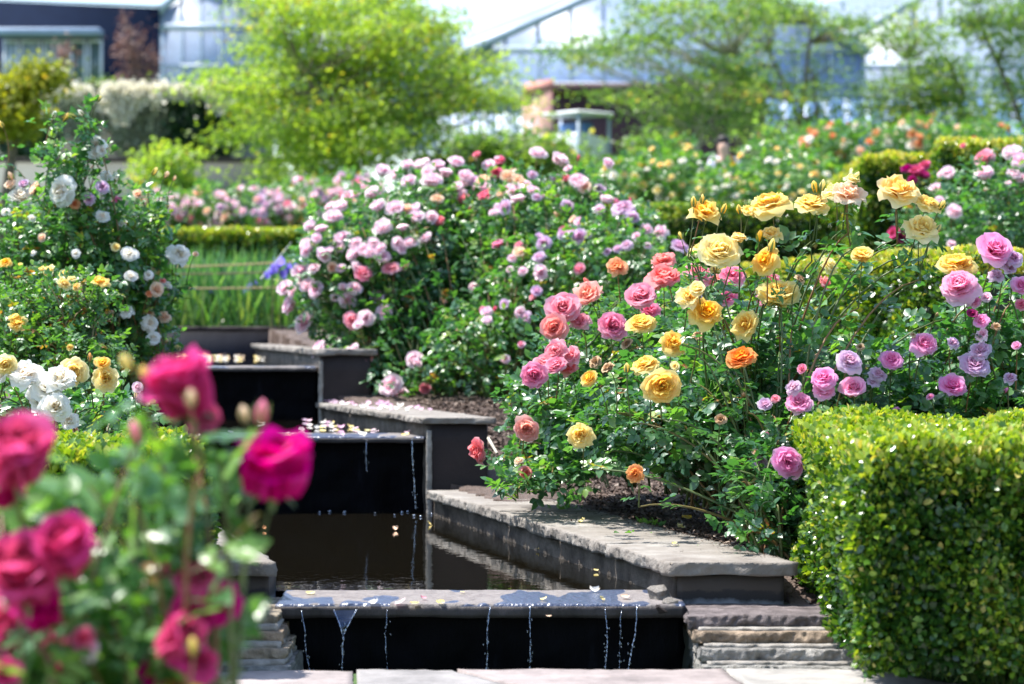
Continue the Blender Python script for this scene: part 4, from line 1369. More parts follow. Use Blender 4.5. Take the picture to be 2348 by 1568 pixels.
# magenta bush close to the camera, far out of focus
mg = [(425, 910, 150, 'G', 'globe', 3.1, (-.2, -.3, .9)), (462, 950, 100, 'G', 'loose', 3.14, (.6, -.6, .1)), (630, 1095, 150, 'G', 'globe', 3.1, (.15, -.3, .9)), (38, 1060, 150, 'G', 'globe', 2.95, (.2, -.6, .8)), (10, 1120, 120, 'G', 'globe', 3.0), (55, 1330, 155, 'G', 'globe', 2.95, (.1, -.7, .7)), (148, 1275, 140, 'G', 'globe', 2.9, (.1, -.6, .8)), (95, 1400, 120, 'G', 'globe', 3.0),
      (450, 1330, 105, 'G', 'loose', 3.1, (.1, -.6, .8)), (395, 1310, 60, 'G', 'globe', 3.15), (500, 1380, 110, 'G', 'loose', 3.1, (.4, -.8, .2)), (430, 1430, 110, 'G', 'globe', 3.1), (400, 1480, 110, 'G', 'globe', 3.0), (350, 1545, 76, 'G', 'loose', 3.1), (450, 1520, 120, 'G', 'loose', 3.0), (190, 1465, 60, 'H', 'loose', 3.0), (205, 1490, 50, 'P', 'loose', 3.0), (125, 1485, 76, 'G', 'loose', 3.05), (155, 1545, 70, 'G', 'loose', 3.1), (20, 1450, 110, 'G', 'globe', 3.1),
      (12, 1540, 70, 'G', 'loose', 3.0), (335, 905, 46, 'M', 'loose', 3.3), (600, 945, 62, 'K', 'bud', 3.1, (.1, 0, 1)), (560, 950, 44, 'B', 'bud', 3.15, (-.2, 0, 1)), (437, 912, 44, 'B', 'bud', 2.9, (0, -.3, 1)), (442, 1480, 46, 'I', 'bud', 2.9, (0, -.3, 1)), (310, 990, 60, 'K', 'bud', 3.0, (-.2, -.2, 1)), (290, 830, 50, 'I', 'bud', 3.1), (330, 855, 44, 'I', 'bud', 3.1)]
mg = [(b[0], b[1], b[2], b[3], b[4], b[5] * 1.22) + tuple(b[6:]) if len(b) > 5 else b + (3.75,) for b in mg]
rose_bush("magenta rose bush close in front, large blurred blooms at the left edge",
          [(60, 2260, 3.66), (300, 2220, 3.78), (480, 2220, 3.78)],
          [(120, 1180, 200, 130, 3.96, .19), (340, 1090, 160, 110, 3.84, .17), (60, 1430, 190, 160, 3.9, .22), (250, 1230, 170, 90, 4.0, .17), (340, 1450, 110, 100, 3.84, .14), (480, 1080, 60, 70, 3.78, .1), (250, 1500, 180, 80, 4.0, .12)],
          mg, ncanes=36, leaf=.13, lod='N', main='G', step=.085, seed=22, fill=50, stalk=.07, arch=.02, leafmat=M_ROSE_L, lightness=.14, keep=lambda x, y: not (x > 530 and y > 1230) and not (x > 650) and not (x > 480 and y > 1380))

# ------------------------------------------------------------------ clipped hedges
LV_BOX = (np.array([(-.05, 0, 0), (.05, 0, 0), (-.32, .35, .05), (0, .35, -.03), (.32, .35, .05), (-.28, .75, .03), (0, .8, -.05), (.28, .75, .03), (0, 1.02, -.08)]),
          np.array([(0, 1, 3, 2), (1, 4, 3, 3), (2, 3, 6, 5), (3, 4, 7, 6), (5, 6, 8, 8), (6, 7, 8, 8)]))
# keep true quads only
LV_BOX = (np.array([(0, 0, 0), (.28, .3, .06), (0, .34, -.02), (-.28, .3, .06), (.3, .68, .05), (0, .7, -.04), (-.3, .68, .05), (.0, 1.0, -.08)]),
          np.array([(0, 1, 2, 3), (3, 2, 5, 6), (2, 1, 4, 5), (6, 5, 4, 7)]))


def hedge(label, corners, z0, z1, leaf, n, seed, tips=.5, topdark=0, bump=.03, rounded=.03, group=None, depth=.07, faces='FLRBT', under=0.0):
    """corners: front-left, front-right, back-right, back-left on the ground"""
    global rng
    rng = np.random.default_rng(seed)
    c = [np.array(p, float) for p in corners]
    ctr = sum(c) / 4
    t = thing("clipped_hedge", label, "hedge", (ctr[0], ctr[1], z0), group)
    org = np.array([ctr[0], ctr[1], z0])
    sh = .05
    def inset(p, d):
        v = ctr - p
        return p + v / np.linalg.norm(v) * d * 1.4
    cc = [inset(p, sh + depth * .6) for p in c]
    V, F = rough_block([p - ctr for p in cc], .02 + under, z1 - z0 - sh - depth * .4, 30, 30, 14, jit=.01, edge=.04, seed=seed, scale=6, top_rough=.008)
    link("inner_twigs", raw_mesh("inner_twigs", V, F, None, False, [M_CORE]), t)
    segs = []
    if 'F' in faces: segs.append((c[0], c[1]))
    if 'R' in faces: segs.append((c[1], c[2]))
    if 'B' in faces: segs.append((c[2], c[3]))
    if 'L' in faces: segs.append((c[3], c[0]))
    h = z1 - z0
    areas = [np.linalg.norm(b - a) * h for a, b in segs]
    top_area = abs(np.cross(c[1] - c[0], c[3] - c[0])) if 'T' in faces else 0
    tot = sum(areas) + top_area
    T, NN, RN = [], [], []
    for (a, b), ar in zip(segs, areas):
        m = int(n * ar / tot)
        u = rng.random(m)[:, None]
        zz = rng.random(m) ** .92 * (h - under) + under * (1 - .5 * rng.random(m))
        d = (b - a) / np.linalg.norm(b - a)
        nn = np.array([d[1], -d[0], 0])
        if nn[:2] @ (a - ctr) < 0:
            nn = -nn
        p = np.concatenate([a + (b - a) * u, zz[:, None]], 1)
        und = np.array([nz((q[0], q[1], q[2]), 3.2, seed) + .6 * nz((q[0], q[1], q[2]), 9, seed + 2) for q in p])
        top = np.clip((zz - (h - .12)) / .12, 0, 1)
        p += nn * (und * bump - rng.random(m) ** 1.3 * depth - top ** 2 * rounded)[:, None]
        T.append(p)
        NN.append(np.tile(nn, (m, 1)))
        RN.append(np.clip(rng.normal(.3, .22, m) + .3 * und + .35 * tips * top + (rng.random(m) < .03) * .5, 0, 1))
    if top_area:
        m = int(n * top_area / tot)
        u, v = rng.random(m)[:, None], rng.random(m)[:, None]
        p2 = c[0] * (1 - u) * (1 - v) + c[1] * u * (1 - v) + c[2] * u * v + c[3] * (1 - u) * v
        und = np.array([nz((q[0], q[1], 0), 4, seed) for q in p2])
        z = h + und * bump - rng.random(m) ** 1.3 * depth + .02
        T.append(np.concatenate([p2, z[:, None]], 1))
        NN.append(np.tile(np.array([0, 0, 1.]), (m, 1)))
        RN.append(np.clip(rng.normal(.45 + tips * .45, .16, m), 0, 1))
    T = np.concatenate(T); NN = np.concatenate(NN); RN = np.concatenate(RN)
    m = len(T)
    T[:, 2] += z0
    d = NN * .7 + rand_dirs(m) * .8 + np.array([0, 0, .35])
    nrm = NN * .8 + np.array([-.1, 0, .3]) + rand_dirs(m) * .8
    S = leaf * rng.uniform(.6, 1.35, m)
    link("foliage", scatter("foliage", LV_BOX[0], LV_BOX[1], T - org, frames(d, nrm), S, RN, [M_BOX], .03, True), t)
    return t


hedge("near clipped box hedge with sunlit side at the right end of the paving", [(.955, 6.5), (2.6, 6.5), (2.6, 8.15), (.945, 8.15)], .0, .665, .024, 210000, 31, tips=.6, bump=.06, depth=.15, faces='FLT', under=.1)
hedge("clipped box hedge behind the magenta roses on the left", [(-2.6, 7.0), (-.88, 7.0), (-1.12, 8.2), (-2.6, 8.2)], .0, .61, .03, 70000, 32, tips=.45, bump=.04, depth=.08, faces='FRT', under=.05)
X0 = lambda x, D: (x - CX) / FPX * D
zt = lambda y, D: 1 + (752 - y) / FPX * D
hedge("golden green clipped hedge seen between the upright yellow rose canes", [(X0(1650, 14.2), 14.2), (X0(2230, 10.9), 10.9), (X0(2500, 12.0), 12.0), (X0(1950, 15.2), 15.2)], .55, zt(600, 12.2), .03, 60000, 33, tips=1.0, faces='FLT')
hedge("long dark green clipped hedge behind the pink bushes right of centre", [((1300 - CX) / FPX * 18, 18), ((1915 - CX) / FPX * 18, 18), ((1930 - CX) / FPX * 20, 20), ((1300 - CX) / FPX * 20, 20)], 1.0, zt(476, 18), .034, 26000, 34, tips=.35, faces='FT')
hedge("tall clipped hedge with golden rim and dark front right of centre", [((1978 - CX) / FPX * 16.5, 16.5), ((2140 - CX) / FPX * 16.5, 16.5), ((2140 - CX) / FPX * 16.5, 21), ((1880 - CX) / FPX * 21, 21)], .95, zt(365, 16.5), .034, 60000, 35, tips=1.0, faces='FLT', bump=.06)
hedge("tallest clipped hedge with golden top at the right edge", [((2150 - CX) / FPX * 16, 16), ((2480 - CX) / FPX * 16, 16), ((2500 - CX) / FPX * 16, 20), ((2125 - CX) / FPX * 20, 20)], .95, zt(328, 16), .034, 60000, 36, tips=1.0, faces='FLT', bump=.06)
hedge("long low hedge with sunlit top behind the iris bed", [((250 - CX) / FPX * 21.5, 21.5), ((900 - CX) / FPX * 21.5, 21.5), ((900 - CX) / FPX * 23, 23), ((250 - CX) / FPX * 23, 23)], 1.1, zt(532, 21.5), .04, 30000, 37, tips=.7, faces='FT')

# ------------------------------------------------------------------ iris bed: leaves, flowers, rope rail
BLADE = []
for s_ in (.0, .25, .6):
    V, F = [], []
    for j in range(6):
        u = j / 5
        wd = .028 * (1 - u ** 2.2) + .001
        V += [(-wd, u * (1 - .12 * s_), s_ * u * u * .5), (wd, u * (1 - .12 * s_), s_ * u * u * .5)]
    F = [(2 * j, 2 * j + 1, 2 * j + 3, 2 * j + 2) for j in range(5)]
    BLADE.append((np.array(V), np.array(F)))


def blades(name, label, pts, hmin, hmax, mat, cat, lean=.25):
    n = len(pts)
    d = np.array([0, 0, 1.]) + rng.normal(0, lean, (n, 3)) * np.array([1, 1, .2])
    nn = rng.normal(size=(n, 3)) * np.array([1, 1, .1])
    o = link(name, foliage_mesh(name, pts, d, nn, rng.uniform(hmin, hmax, n), rng.random(n), [mat], BLADE))
    return tag(o, label, cat, kind='stuff')


rng = np.random.default_rng(40)
n = 4200
x = rng.uniform(-4.2, -1.2, n); y = rng.uniform(18.4, 21.2, n)
pts = np.stack([x, y, [gz(a, b) - .02 for a, b in zip(x, y)]], 1)
blades("iris_leaves", "tall green iris leaves growing behind the dark slate wall", pts,   .3, .72, M_IRISL, "leaves", .3)
x = rng.uniform(-4.2, -1.2, 3500); y = rng.uniform(18.3, 20, 3500)
blades("grass", "fine green grass among the iris leaves", np.stack([x, y, [gz(a, b) - .02 for a, b in zip(x, y)]], 1), .15, .42, M_GRASS, "grass", .3)


def iris(x, y, px, D, label, n=1):
    pos = P(x, y, D)
    g = gz(pos[0], D)
    t = thing("iris", label, "iris flower", (pos[0], pos[1], g), "violet irises in the bed behind the slate wall")
    o = np.array([pos[0], pos[1], g])
    link("stem", tubes("stem", [(bez(np.array([0, 0, 0.]), np.array([.02, 0, .3]), pos - o, 6), np.full(6, .005))], [M_STEM], 5), t)
    s = px / FPX * D
    V, F = [], []
    off = 0
    for k in range(6):
        an = k * PI / 3
        up = k % 2
        ca, sa = math.cos(an), math.sin(an)
        for j in range(5):
            u = j / 4
            wd = .24 * math.sin(PI * (.1 + .8 * u))
            r = .5 * math.sin(u * 1.7) * (1 if not up else .5)
            z = (.55 * u if up else .25 * math.sin(u * PI) - .25 * u * u)
            for v in (-1, 0, 1):
                X, Y_2 = r, v * wd
                V.append((X * ca - Y_2 * sa, X * sa + Y_2 * ca, z - .06 * abs(v)))
        for j in range(4):
            for i in range(2):
                q = off + j * 3 + i
                F.append((q, q + 1, q + 4, q + 3))
        off += 15
    V = np.array(V) * s
    me = raw_mesh("petals", V, F, {'pt': rng.random(len(V))}, True, [PET['V']])
    link("petals", me, t, pos - o)


for i, (a, b, s, lb) in enumerate([(640, 612, 34, "largest violet iris bloom left of the pink bush"), (660, 625, 30, "violet iris bloom just below and right of the largest one"), (622, 628, 28, "violet iris bloom just below and left of the largest one"), (690, 602, 28, "violet iris bloom half behind the outermost pink roses"),
                                   (580, 655, 22, "pale violet iris bloom low in the middle of the bed"), (566, 668, 18, "small violet iris bloom at the lower rope"), (484, 672, 14, "tiny violet iris bloom furthest left"), (536, 700, 12, "tiny violet iris bloom lowest in the grass"), (650, 640, 22, "violet iris bloom under the pair beside the pink bush")]):
    iris(a, b, s * 1.35, 17.9 if i in (0, 1, 2, 3) else 18.6, lb)

t = thing("rope_fence", "low rope fence of three strands in front of the iris bed", "rope fence", P(540, 745, 18.3))
org = np.array(P(540, 745, 18.3))
ROPE = plain("tan_rope", (.42, .3, .16), .9)
for (xa, ya, xb, yb) in ((400, 612, 705, 598), (400, 628, 705, 620), (380, 661, 720, 657)):
    a, b = P(xa, ya, 18.3), P(xb, yb, 18.3)
    m = (a + b) / 2 - np.array([0, 0, .012])
    link("rope", tubes("rope", [(bez(a, m, b, 12) - org, np.full(12, .007))], [ROPE], 6), t)
for x_ in (385, 716):
    a, b = P(x_, 590, 18.3), P(x_, 745, 18.3)
    link("post", tubes("post", [(np.array([b - org, a - org]), np.array([.02, .018]))], [M_BARK], 8), t)
# leaning pale reed
o = link("garden_cane", tubes("garden_cane", [(bez(P(598, 640, 18.0), P(640, 590, 18.1), P(668, 556, 18.2), 8), np.linspace(.006, .002, 8))], [plain("pale_reed", (.55, .58, .5))], 5))
tag(o, "pale grey cane leaning over the violet irises", "garden cane")

crumbs()
# ------------------------------------------------------------------ lawn grass at the front corners
rng = np.random.default_rng(41)
x = rng.uniform(1.05, 2.6, 5200); y = rng.uniform(6.3, 7.2, 5200)
k = x > 1.07 + (7.17 - y) * .5
blades("grass", "sunlit lawn grass at the right corner of the paving", np.stack([x[k], y[k], np.full(k.sum(), -.015)], 1), .03, .085, M_GRASS, "grass", .45)
x = rng.uniform(-2.4, -.86, 5200); y = rng.uniform(6.3, 7.15, 5200)
blades("grass", "lawn grass under the magenta roses on the left", np.stack([x, y, np.full(len(x), -.015)], 1), .04, .10, M_GRASS, "grass", .45)
# weeds on the bed
x = np.concatenate([rng.normal(a, .03, 26) for a in (.42, .6, .52, .22, .7)])
y = np.concatenate([rng.normal(b, .03, 26) for b in (8.7, 8.2, 9.2, 9.9, 8.0)])
z = np.array([gz(a, b) for a, b in zip(x, y)])
nn_ = len(x)
o = link("weeds", foliage_mesh("weeds", np.stack([x, y, z], 1), rand_dirs(nn_) + np.array([0, 0, .6]), rand_dirs(nn_) * .5 + np.array([0, 0, 1]), rng.uniform(.02, .04, nn_), rng.uniform(.5, .9, nn_), [M_ROSE_L], [leaflet(2, 3, .4)]))
tag(o, "small green weed seedlings on the brown soil", "weeds", kind='stuff')

# ------------------------------------------------------------------ fallen petals and debris
def petal_me(seed, curl=.4):
    r_ = np.random.default_rng(seed)
    V, F = [], []
    for j in range(6):
        u = j / 5
        wd = .42 * math.sin(PI * (.08 + .84 * u)) ** .8
        for i in range(5):
            v = -1 + i / 2
            V.append((v * wd, u - .5, curl * (abs(v) ** 2 * .3 + (u - .5) ** 2) + .06 * math.sin(5 * v + seed)))
    for j in range(5):
        for i in range(4):
            q = j * 5 + i
            F.append((q, q + 1, q + 6, q + 5))
    return raw_mesh("fallen_petal", V, F, {'pt': r_.random(len(V))}, True, [PET['I']])


FP = [petal_me(s, c) for s, c in ((1, .5), (2, .9), (3, .3))]


def fallen(x, y, z, px, col, label, group=None, up=(0, 0, 1)):
    """a petal lying at height z where the ray through (x, y) meets it"""
    D = (1 - z) * FPX / (y - HY)
    p = P(x, y, D)
    o = bpy.data.objects.new("fallen_petal", random.choice(FP))
    COL.objects.link(o)
    o.location = (p[0], p[1], z + .004)
    o.rotation_euler = (random.gauss(0, .2), random.gauss(0, .25), random.uniform(0, 6.28))
    s = px / FPX * D * (.8 if px > 16 else 1)
    o.scale = (s * random.uniform(.7, 1.1), s, s * random.uniform(.4, 1.2))
    o.material_slots[0].link = 'OBJECT'
    o.material_slots[0].material = PET[col]
    return tag(o, label, "fallen petal", group)


random.seed(5)
G1 = "petals stranded on the front weir"
for a in [(712, 1362, Z1 + .005, 28, 'I', "curled cream petal at the left end of the front weir"), (855, 1384, Z1 + .005, 36, 'W', "long white petal beside a blue wet patch on the front weir"), (918, 1384, Z1 + .005, 44, 'P', "long pale pink petal on the edge of the front weir"),
          (950, 1385, Z1 + .005, 32, 'I', "yellowish curled petal next to the long pink one on the weir edge"), (970, 1374, Z1 + .005, 24, 'K', "small deep pink petal standing near the middle of the front weir"), (1010, 1383, Z1 + .005, 28, 'I', "thin greenish cream petal right of the deep pink one"),
          (1247, 1376, Z1 + .005, 16, 'I', "tiny greenish crumb of petal on the dry weir stone"), (1258, 1416, Z1 - .02, 14, 'B', "tiny tan petal on the weir's front edge"), (1432, 1372, Z1 + .005, 30, 'B', "tan petal at the right end of the front weir"), (1362, 1358, Z1 + .005, 30, 'W', "pale petal on the blue film near the right end of the weir"),
          (1380, 1376, Z1 + .005, 26, 'I', "greenish petal beside the small loose stone on the weir"), (1060, 1360, Z1 + .005, 22, 'I', "flat cream petal at the back edge of the front weir")]:
    fallen(*a, G1)
G2 = "petals lying on the lower coping and soil"
for a in [(1335, 1197, .266, 32, 'I', "yellow petal on the lower coping near the soil edge"), (1547, 1249, .266, 20, 'I', "small cream petal near the right end of the lower coping"), (1575, 1190, .28, 30, 'Y', "yellow petal on shaded soil under the yellow bush"), (1560, 1212, .26, 34, 'I', "pale curled petal lying below the yellow one on the soil"),
          (1640, 1252, .25, 24, 'I', "pale petal on soil beside the dark stems"), (1515, 1264, .25, 12, 'W', "tiny white petal on soil")]:
    fallen(*a, G2)
G3 = "petals floating on the lowest pool"
for a in [(1380, 1310, Z1 + .002, 46, 'I', "largest cream petal floating beside the lower coping"), (1240, 1262, Z1 + .002, 40, 'I', "pair-like cream petal floating beneath the middle of the coping"), (1290, 1270, Z1 + .002, 22, 'B', "small tan petal right of the mid-coping petal"), (1185, 1228, Z1 + .002, 34, 'I', "cream petal floating where the coping reflection begins"),
          (985, 1203, Z1 + .002, 24, 'I', "thin cream petal alone on dark water right of centre"), (905, 1216, Z1 + .002, 22, 'B', "small petal alone on dark open water"), (1130, 1205, Z1 + .002, 18, 'I', "tiny petal at the far end of the coping's water line"), (606, 1215, Z1 + .002, 18, 'T', "orange-brown petal floating by the left coping")]:
    fallen(*a, G3)
# pink petals heaped on the middle coping and drifting in its corner
for i in range(42):
    a = random.random()
    D = 11.9 + 1.5 * a
    x = xr(D) + random.uniform(.02, .28)
    p_y = HY + (1 - .592) * FPX / D
    fallen(CX + x * FPX / D, p_y, .592, random.uniform(14, 24), random.choice('PLLLW'), "pink petal fallen on the middle coping", "pink petals heaped on the middle coping")
for i in range(22):
    D = random.uniform(11.75, 13.2)
    x = xr(D) - abs(random.gauss(0, .16)) - .02
    fallen(CX + x * FPX / D, HY + (1 - Z2 - .002) * FPX / D, Z2 + .002, random.uniform(14, 24), random.choice('PPLWI'), "pale petal adrift on the middle pool", "pale petals drifting on the middle pool")
for i in range(12):
    x = random.uniform(480, 950)
    fallen(x, random.uniform(993, 1002), Z2 + .004, random.uniform(14, 24), random.choice('PLWI'), "pale petal caught on the lip of the middle weir", "pale petals on the middle weir lip")
for i in range(60):
    D = random.uniform(16.8, 18.0)
    x = random.uniform(-2.6, -1.75)
    fallen(CX + x * FPX / D, HY + (1 - Z3 - .003) * FPX / D, Z3 + .003, random.uniform(9, 17), random.choice('IIBWB'), "cream petal gathered at the foot of the slate wall", "cream petals gathered at the foot of the slate wall")

# loose stones at the weir's right end
for (x, y, D, s, lb, sd_) in ((1512, 1358, 7.62, .075, "pale broken stone wedged at the right end of the front weir", 1), (1535, 1385, 7.5, .055, "smaller grey stone tucked between weir and stained pier", 2), (1515, 1398, 7.47, .04, "dark pebble below the pale wedged stone", 3)):
    p = P(x, y, D)
    import bmesh
    bm = bmesh.new()
    bmesh.ops.create_icosphere(bm, subdivisions=2, radius=1)
    for v in bm.verts:
        q = v.co.copy()
        v.co *= 1 + .7 * mnoise.noise(q * 1.1 + Vector((sd_ * 7, 0, 0))) + .25 * mnoise.noise(q * 4)
        v.co.x = max(-.8, min(.75, v.co.x)); v.co.z = max(-.7, min(.62, v.co.z))
    me = bpy.data.meshes.new("loose_stone")
    bm.to_mesh(me)
    bm.free()
    me.materials.append(M_COPE if sd_ < 3 else M_PIER)
    o = link("loose_stone", me, None, p)
    o.scale = (s * .5, s * .5, s * .42)
    o.rotation_euler = (.2 * sd_, -.3, .5 * sd_)
    tag(o, lb, "stone")
# dry stick on the soil
o = link("stick", tubes("stick", [(np.array([P(1518, 1095 + 0, 9.6) * [1, 1, 0] + [0, 0, .3], P(1600, 1060, 10.2) * [1, 1, 0] + [0, 0, .33]]), np.array([.008, .005]))], [M_BARK], 6))
tag(o, "dry brown stick lying on the soil beneath the yellow bush", "stick")
o = link("stick", tubes("stick", [(np.array([P(1120, 1005, 10.9), P(1140, 1040, 10.6)]), np.array([.008, .006]))], [M_PBARK], 6))
tag(o, "short pale stick leaning beside the outermost coral rose", "stick")

# ------------------------------------------------------------------ falling water
def trickle(label, x, y0, y1, D, dx=0.0, w_=3.0, seed=0, fan=0):
    r_ = np.random.default_rng(seed)
    k = 46
    a, b = P(x, y0, D), P(x + dx, y1, D - .03)
    t_ = np.linspace(0, 1, k)
    pts = a + (b - a) * t_[:, None]
    pts[:, 1] -= .035 * np.sqrt(t_)
    pts[:, 0] += np.cumsum(r_.normal(0, .0005, k)) + .0025 * np.sin(t_ * 5 + seed)
    rad = (w_ / FPX * D) * .34 * (.35 + .9 * np.abs(np.sin(t_ * 40 + seed)) ** 2.5 * (t_ > .3) + .5 * (t_ <= .3))
    rad *= np.where(r_.random(k) < .35, np.where(t_ > .3, .06, .5), 1.15)
    paths = [(pts, rad)]
    if fan:
        for s in (-1, 1):
            q = pts.copy()
            q[:, 0] += s * fan / FPX * D * np.maximum(0, 1 - t_ * (1.9 if s < 0 else 2.5)) ** 1.25
            paths.append((q[:22], rad[:22] * .9))
        paths[0] = (pts[19:], rad[19:])
    for i in range(8):
        c = pts[r_.integers(8, k)] + r_.normal(0, .006, 3)
        paths.append((np.array([c - [0, 0, .003], c, c + [0, 0, .003]]), np.array([.0004, .0016, .0004])))
    me = tubes("trickle", paths, [M_DROP], 6)
    o = link("trickle", me)
    if fan:
        a, b = P(x, y0, D), P(x, y0 + 62, D)
        V, F = [], []
        for i in range(9):
            u = i / 8
            for v in (-1, 0, 1):
                V.append(a + (b - a) * u + np.array([v * fan / FPX * D * (1 - u) ** 1.3, -.012 - .03 * math.sqrt(u) + .006 * math.sin(9 * u + v), 0]))
        for i in range(8):
            for j in range(2):
                q = i * 3 + j
                F.append((q, q + 1, q + 4, q + 3))
        link("water_film", raw_mesh("water_film", V, F, None, True, [M_FILM]), o)
    return tag(o, label, "water trickle", "water trickles over the weirs")


trickle("thickest water trickle, Y-shaped, left of centre on the front weir", 790, 1398, 1533, 7.44, -2, 4.5, 1, fan=26)
trickle("thin broken trickle just right of the Y-shaped one", 886, 1398, 1530, 7.45, 2, 2.2, 2)
trickle("straight narrow trickle below the centre of the front weir", 1124, 1390, 1533, 7.44, -10, 3.6, 3)
trickle("straight narrow trickle below the second blue wet patch", 1217, 1390, 1533, 7.44, -2, 3.4, 4)
trickle("dim trickle left of the slanting one near the right end", 1390, 1396, 1530, 7.45, 3, 3.0, 5)
trickle("slanting trickle nearest the right end of the front weir", 1460, 1392, 1533, 7.44, -22, 3.6, 6)
trickle("faint splashing trickle at the left end of the front weir", 690, 1400, 1533, 7.46, 30, 3.0, 7)
trickle("short dotted trickle between the two right-hand ones", 1424, 1400, 1532, 7.45, -2, 2.0, 8)
trickle("beaded trickle at the right end of the middle weir", 945, 1006, 1166, 11.16, 8, 3.4, 9)
trickle("faint trickle at the centre of the middle weir", 842, 1008, 1080, 11.17, 0, 2.0, 10)
# bubbles at the foot of the middle weir
r_ = np.random.default_rng(3)
bt = []
for (x, y, s) in [(756, 1174, 10), (790, 1176, 11), (880, 1173, 9), (922, 1176, 10), (935, 1174, 9), (952, 1172, 10), (950, 1184, 9), (980, 1172, 12), (733, 1176, 8), (990, 1180, 7), (905, 1182, 6), (965, 1186, 8), (1005, 1180, 6), (860, 1178, 5)]:
    D = (1 - Z1) * FPX / (y - HY)
    bt.append((P(x, y, D) + [0, 0, .003], s / FPX * D * .45))
S6, RG = 10, 6
V, F, off = [], [], 0
for c, s in bt:
    for j in range(RG):
        ph = j / (RG - 1) * PI / 2
        for i in range(S6):
            an = i * 2 * PI / S6
            V.append(c + s * np.array([math.cos(an) * math.cos(ph), math.sin(an) * math.cos(ph), math.sin(ph) * .8]))
    for j in range(RG - 1):
        for i in range(S6):
            F.append((off + j * S6 + i, off + j * S6 + (i + 1) % S6, off + (j + 1) * S6 + (i + 1) % S6, off + (j + 1) * S6 + i))
    off += RG * S6
o = link("bubbles", raw_mesh("bubbles", V, F, None, True, [M_DROP]))
tag(o, "small shiny bubbles where the middle weir falls into the lowest pool", "bubbles", kind='stuff')

# ------------------------------------------------------------------ distant rose rows
def far_row(labels, spots, cols, group, leafmat, n_bl, px, seed, lod='F'):
    for i, (x, y, rx, ry, D, rd) in enumerate(spots):
        random.seed(seed + i)
        bl = []
        for k in range(n_bl):
            a, r = random.uniform(-PI, PI), random.random() ** .45
            bx, by = x + rx * r * math.cos(a), y + ry * r * math.sin(a) * 1.0 - ry * .1
            c = random.choice(cols)
            bl.append((bx, by, px * random.uniform(.6, 1.15), c, 'far'))
        g = gz((x - CX) / FPX * D, D)
        fy = HY - (g - 1) * FPX / D
        rose_bush(labels[i], [(x, fy, D)], [(x, y, rx, ry, D, rd), (x, y + ry * .7, rx * .8, ry * .7, D, rd * .8)], bl, ncanes=26, leaf=.15, lod='F', main=cols[0], step=.10, seed=seed + i, fill=650, group=group, leafmat=leafmat, stalk=.12, arch=.1, lightness=.08)


far_row(["pale pink rose bush at the left end of the row behind the iris bed", "pale pink rose bush second from the left behind the iris bed", "pale pink rose bush in the middle of the row behind the iris bed", "pale pink rose bush fourth from the left behind the iris bed", "pale pink rose bush under the big maple next to the arching bush"],
        [(370, 485, 75, 46, 24.5, .7), (480, 480, 80, 48, 24.5, .7), (590, 480, 80, 48, 24.5, .7), (700, 470, 80, 54, 24.5, .7), (800, 460, 85, 60, 24.8, .7)],
        'PPPPLBLK', "pale pink rose bushes behind the iris bed", M_ROSE_L, 34, 24, 60)
far_row(["white and lemon rose bush directly right of the arching pink bush's top", "white and lemon rose bush left of the visitor", "white and lemon rose bush just in front of the visitor", "white and lemon rose bush right of the visitor", "white rose bush next to the tall golden-rimmed hedge"],
        [(1420, 420, 70, 46, 22, .8), (1540, 400, 90, 70, 22, .8), (1660, 436, 70, 40, 21.0, .6), (1770, 400, 85, 72, 22, .8), (1850, 420, 70, 60, 21, .6)],
        'IIWWI', "white and lemon rose bushes in front of the maples", M_ROSE_L, 17, 20, 70)
far_row(["orange rose bush left of the golden-rimmed hedge", "orange and white rose bush above the golden-rimmed hedge", "orange rose bush between the two tall hedges", "orange rose bush at the far right above the tallest hedge"],
        [(1890, 330, 70, 42, 27, .8), (1980, 330, 80, 46, 27, .8), (2110, 320, 80, 40, 27, .8), (2260, 320, 110, 34, 27, .8)],
        'TTTBW', "orange rose bushes beyond the tall hedges", M_ROSE_L, 11, 22, 80)

# ------------------------------------------------------------------ trees
LV_T = (np.array([(0, 0, 0), (.32, .35, .08), (0, .5, -.05), (-.32, .35, .08), (.42, .75, -.03), (0, 1.0, -.15), (-.42, .75, -.03)]),
        np.array([(0, 1, 2, 3), (2, 1, 4, 5), (3, 2, 5, 6)]))


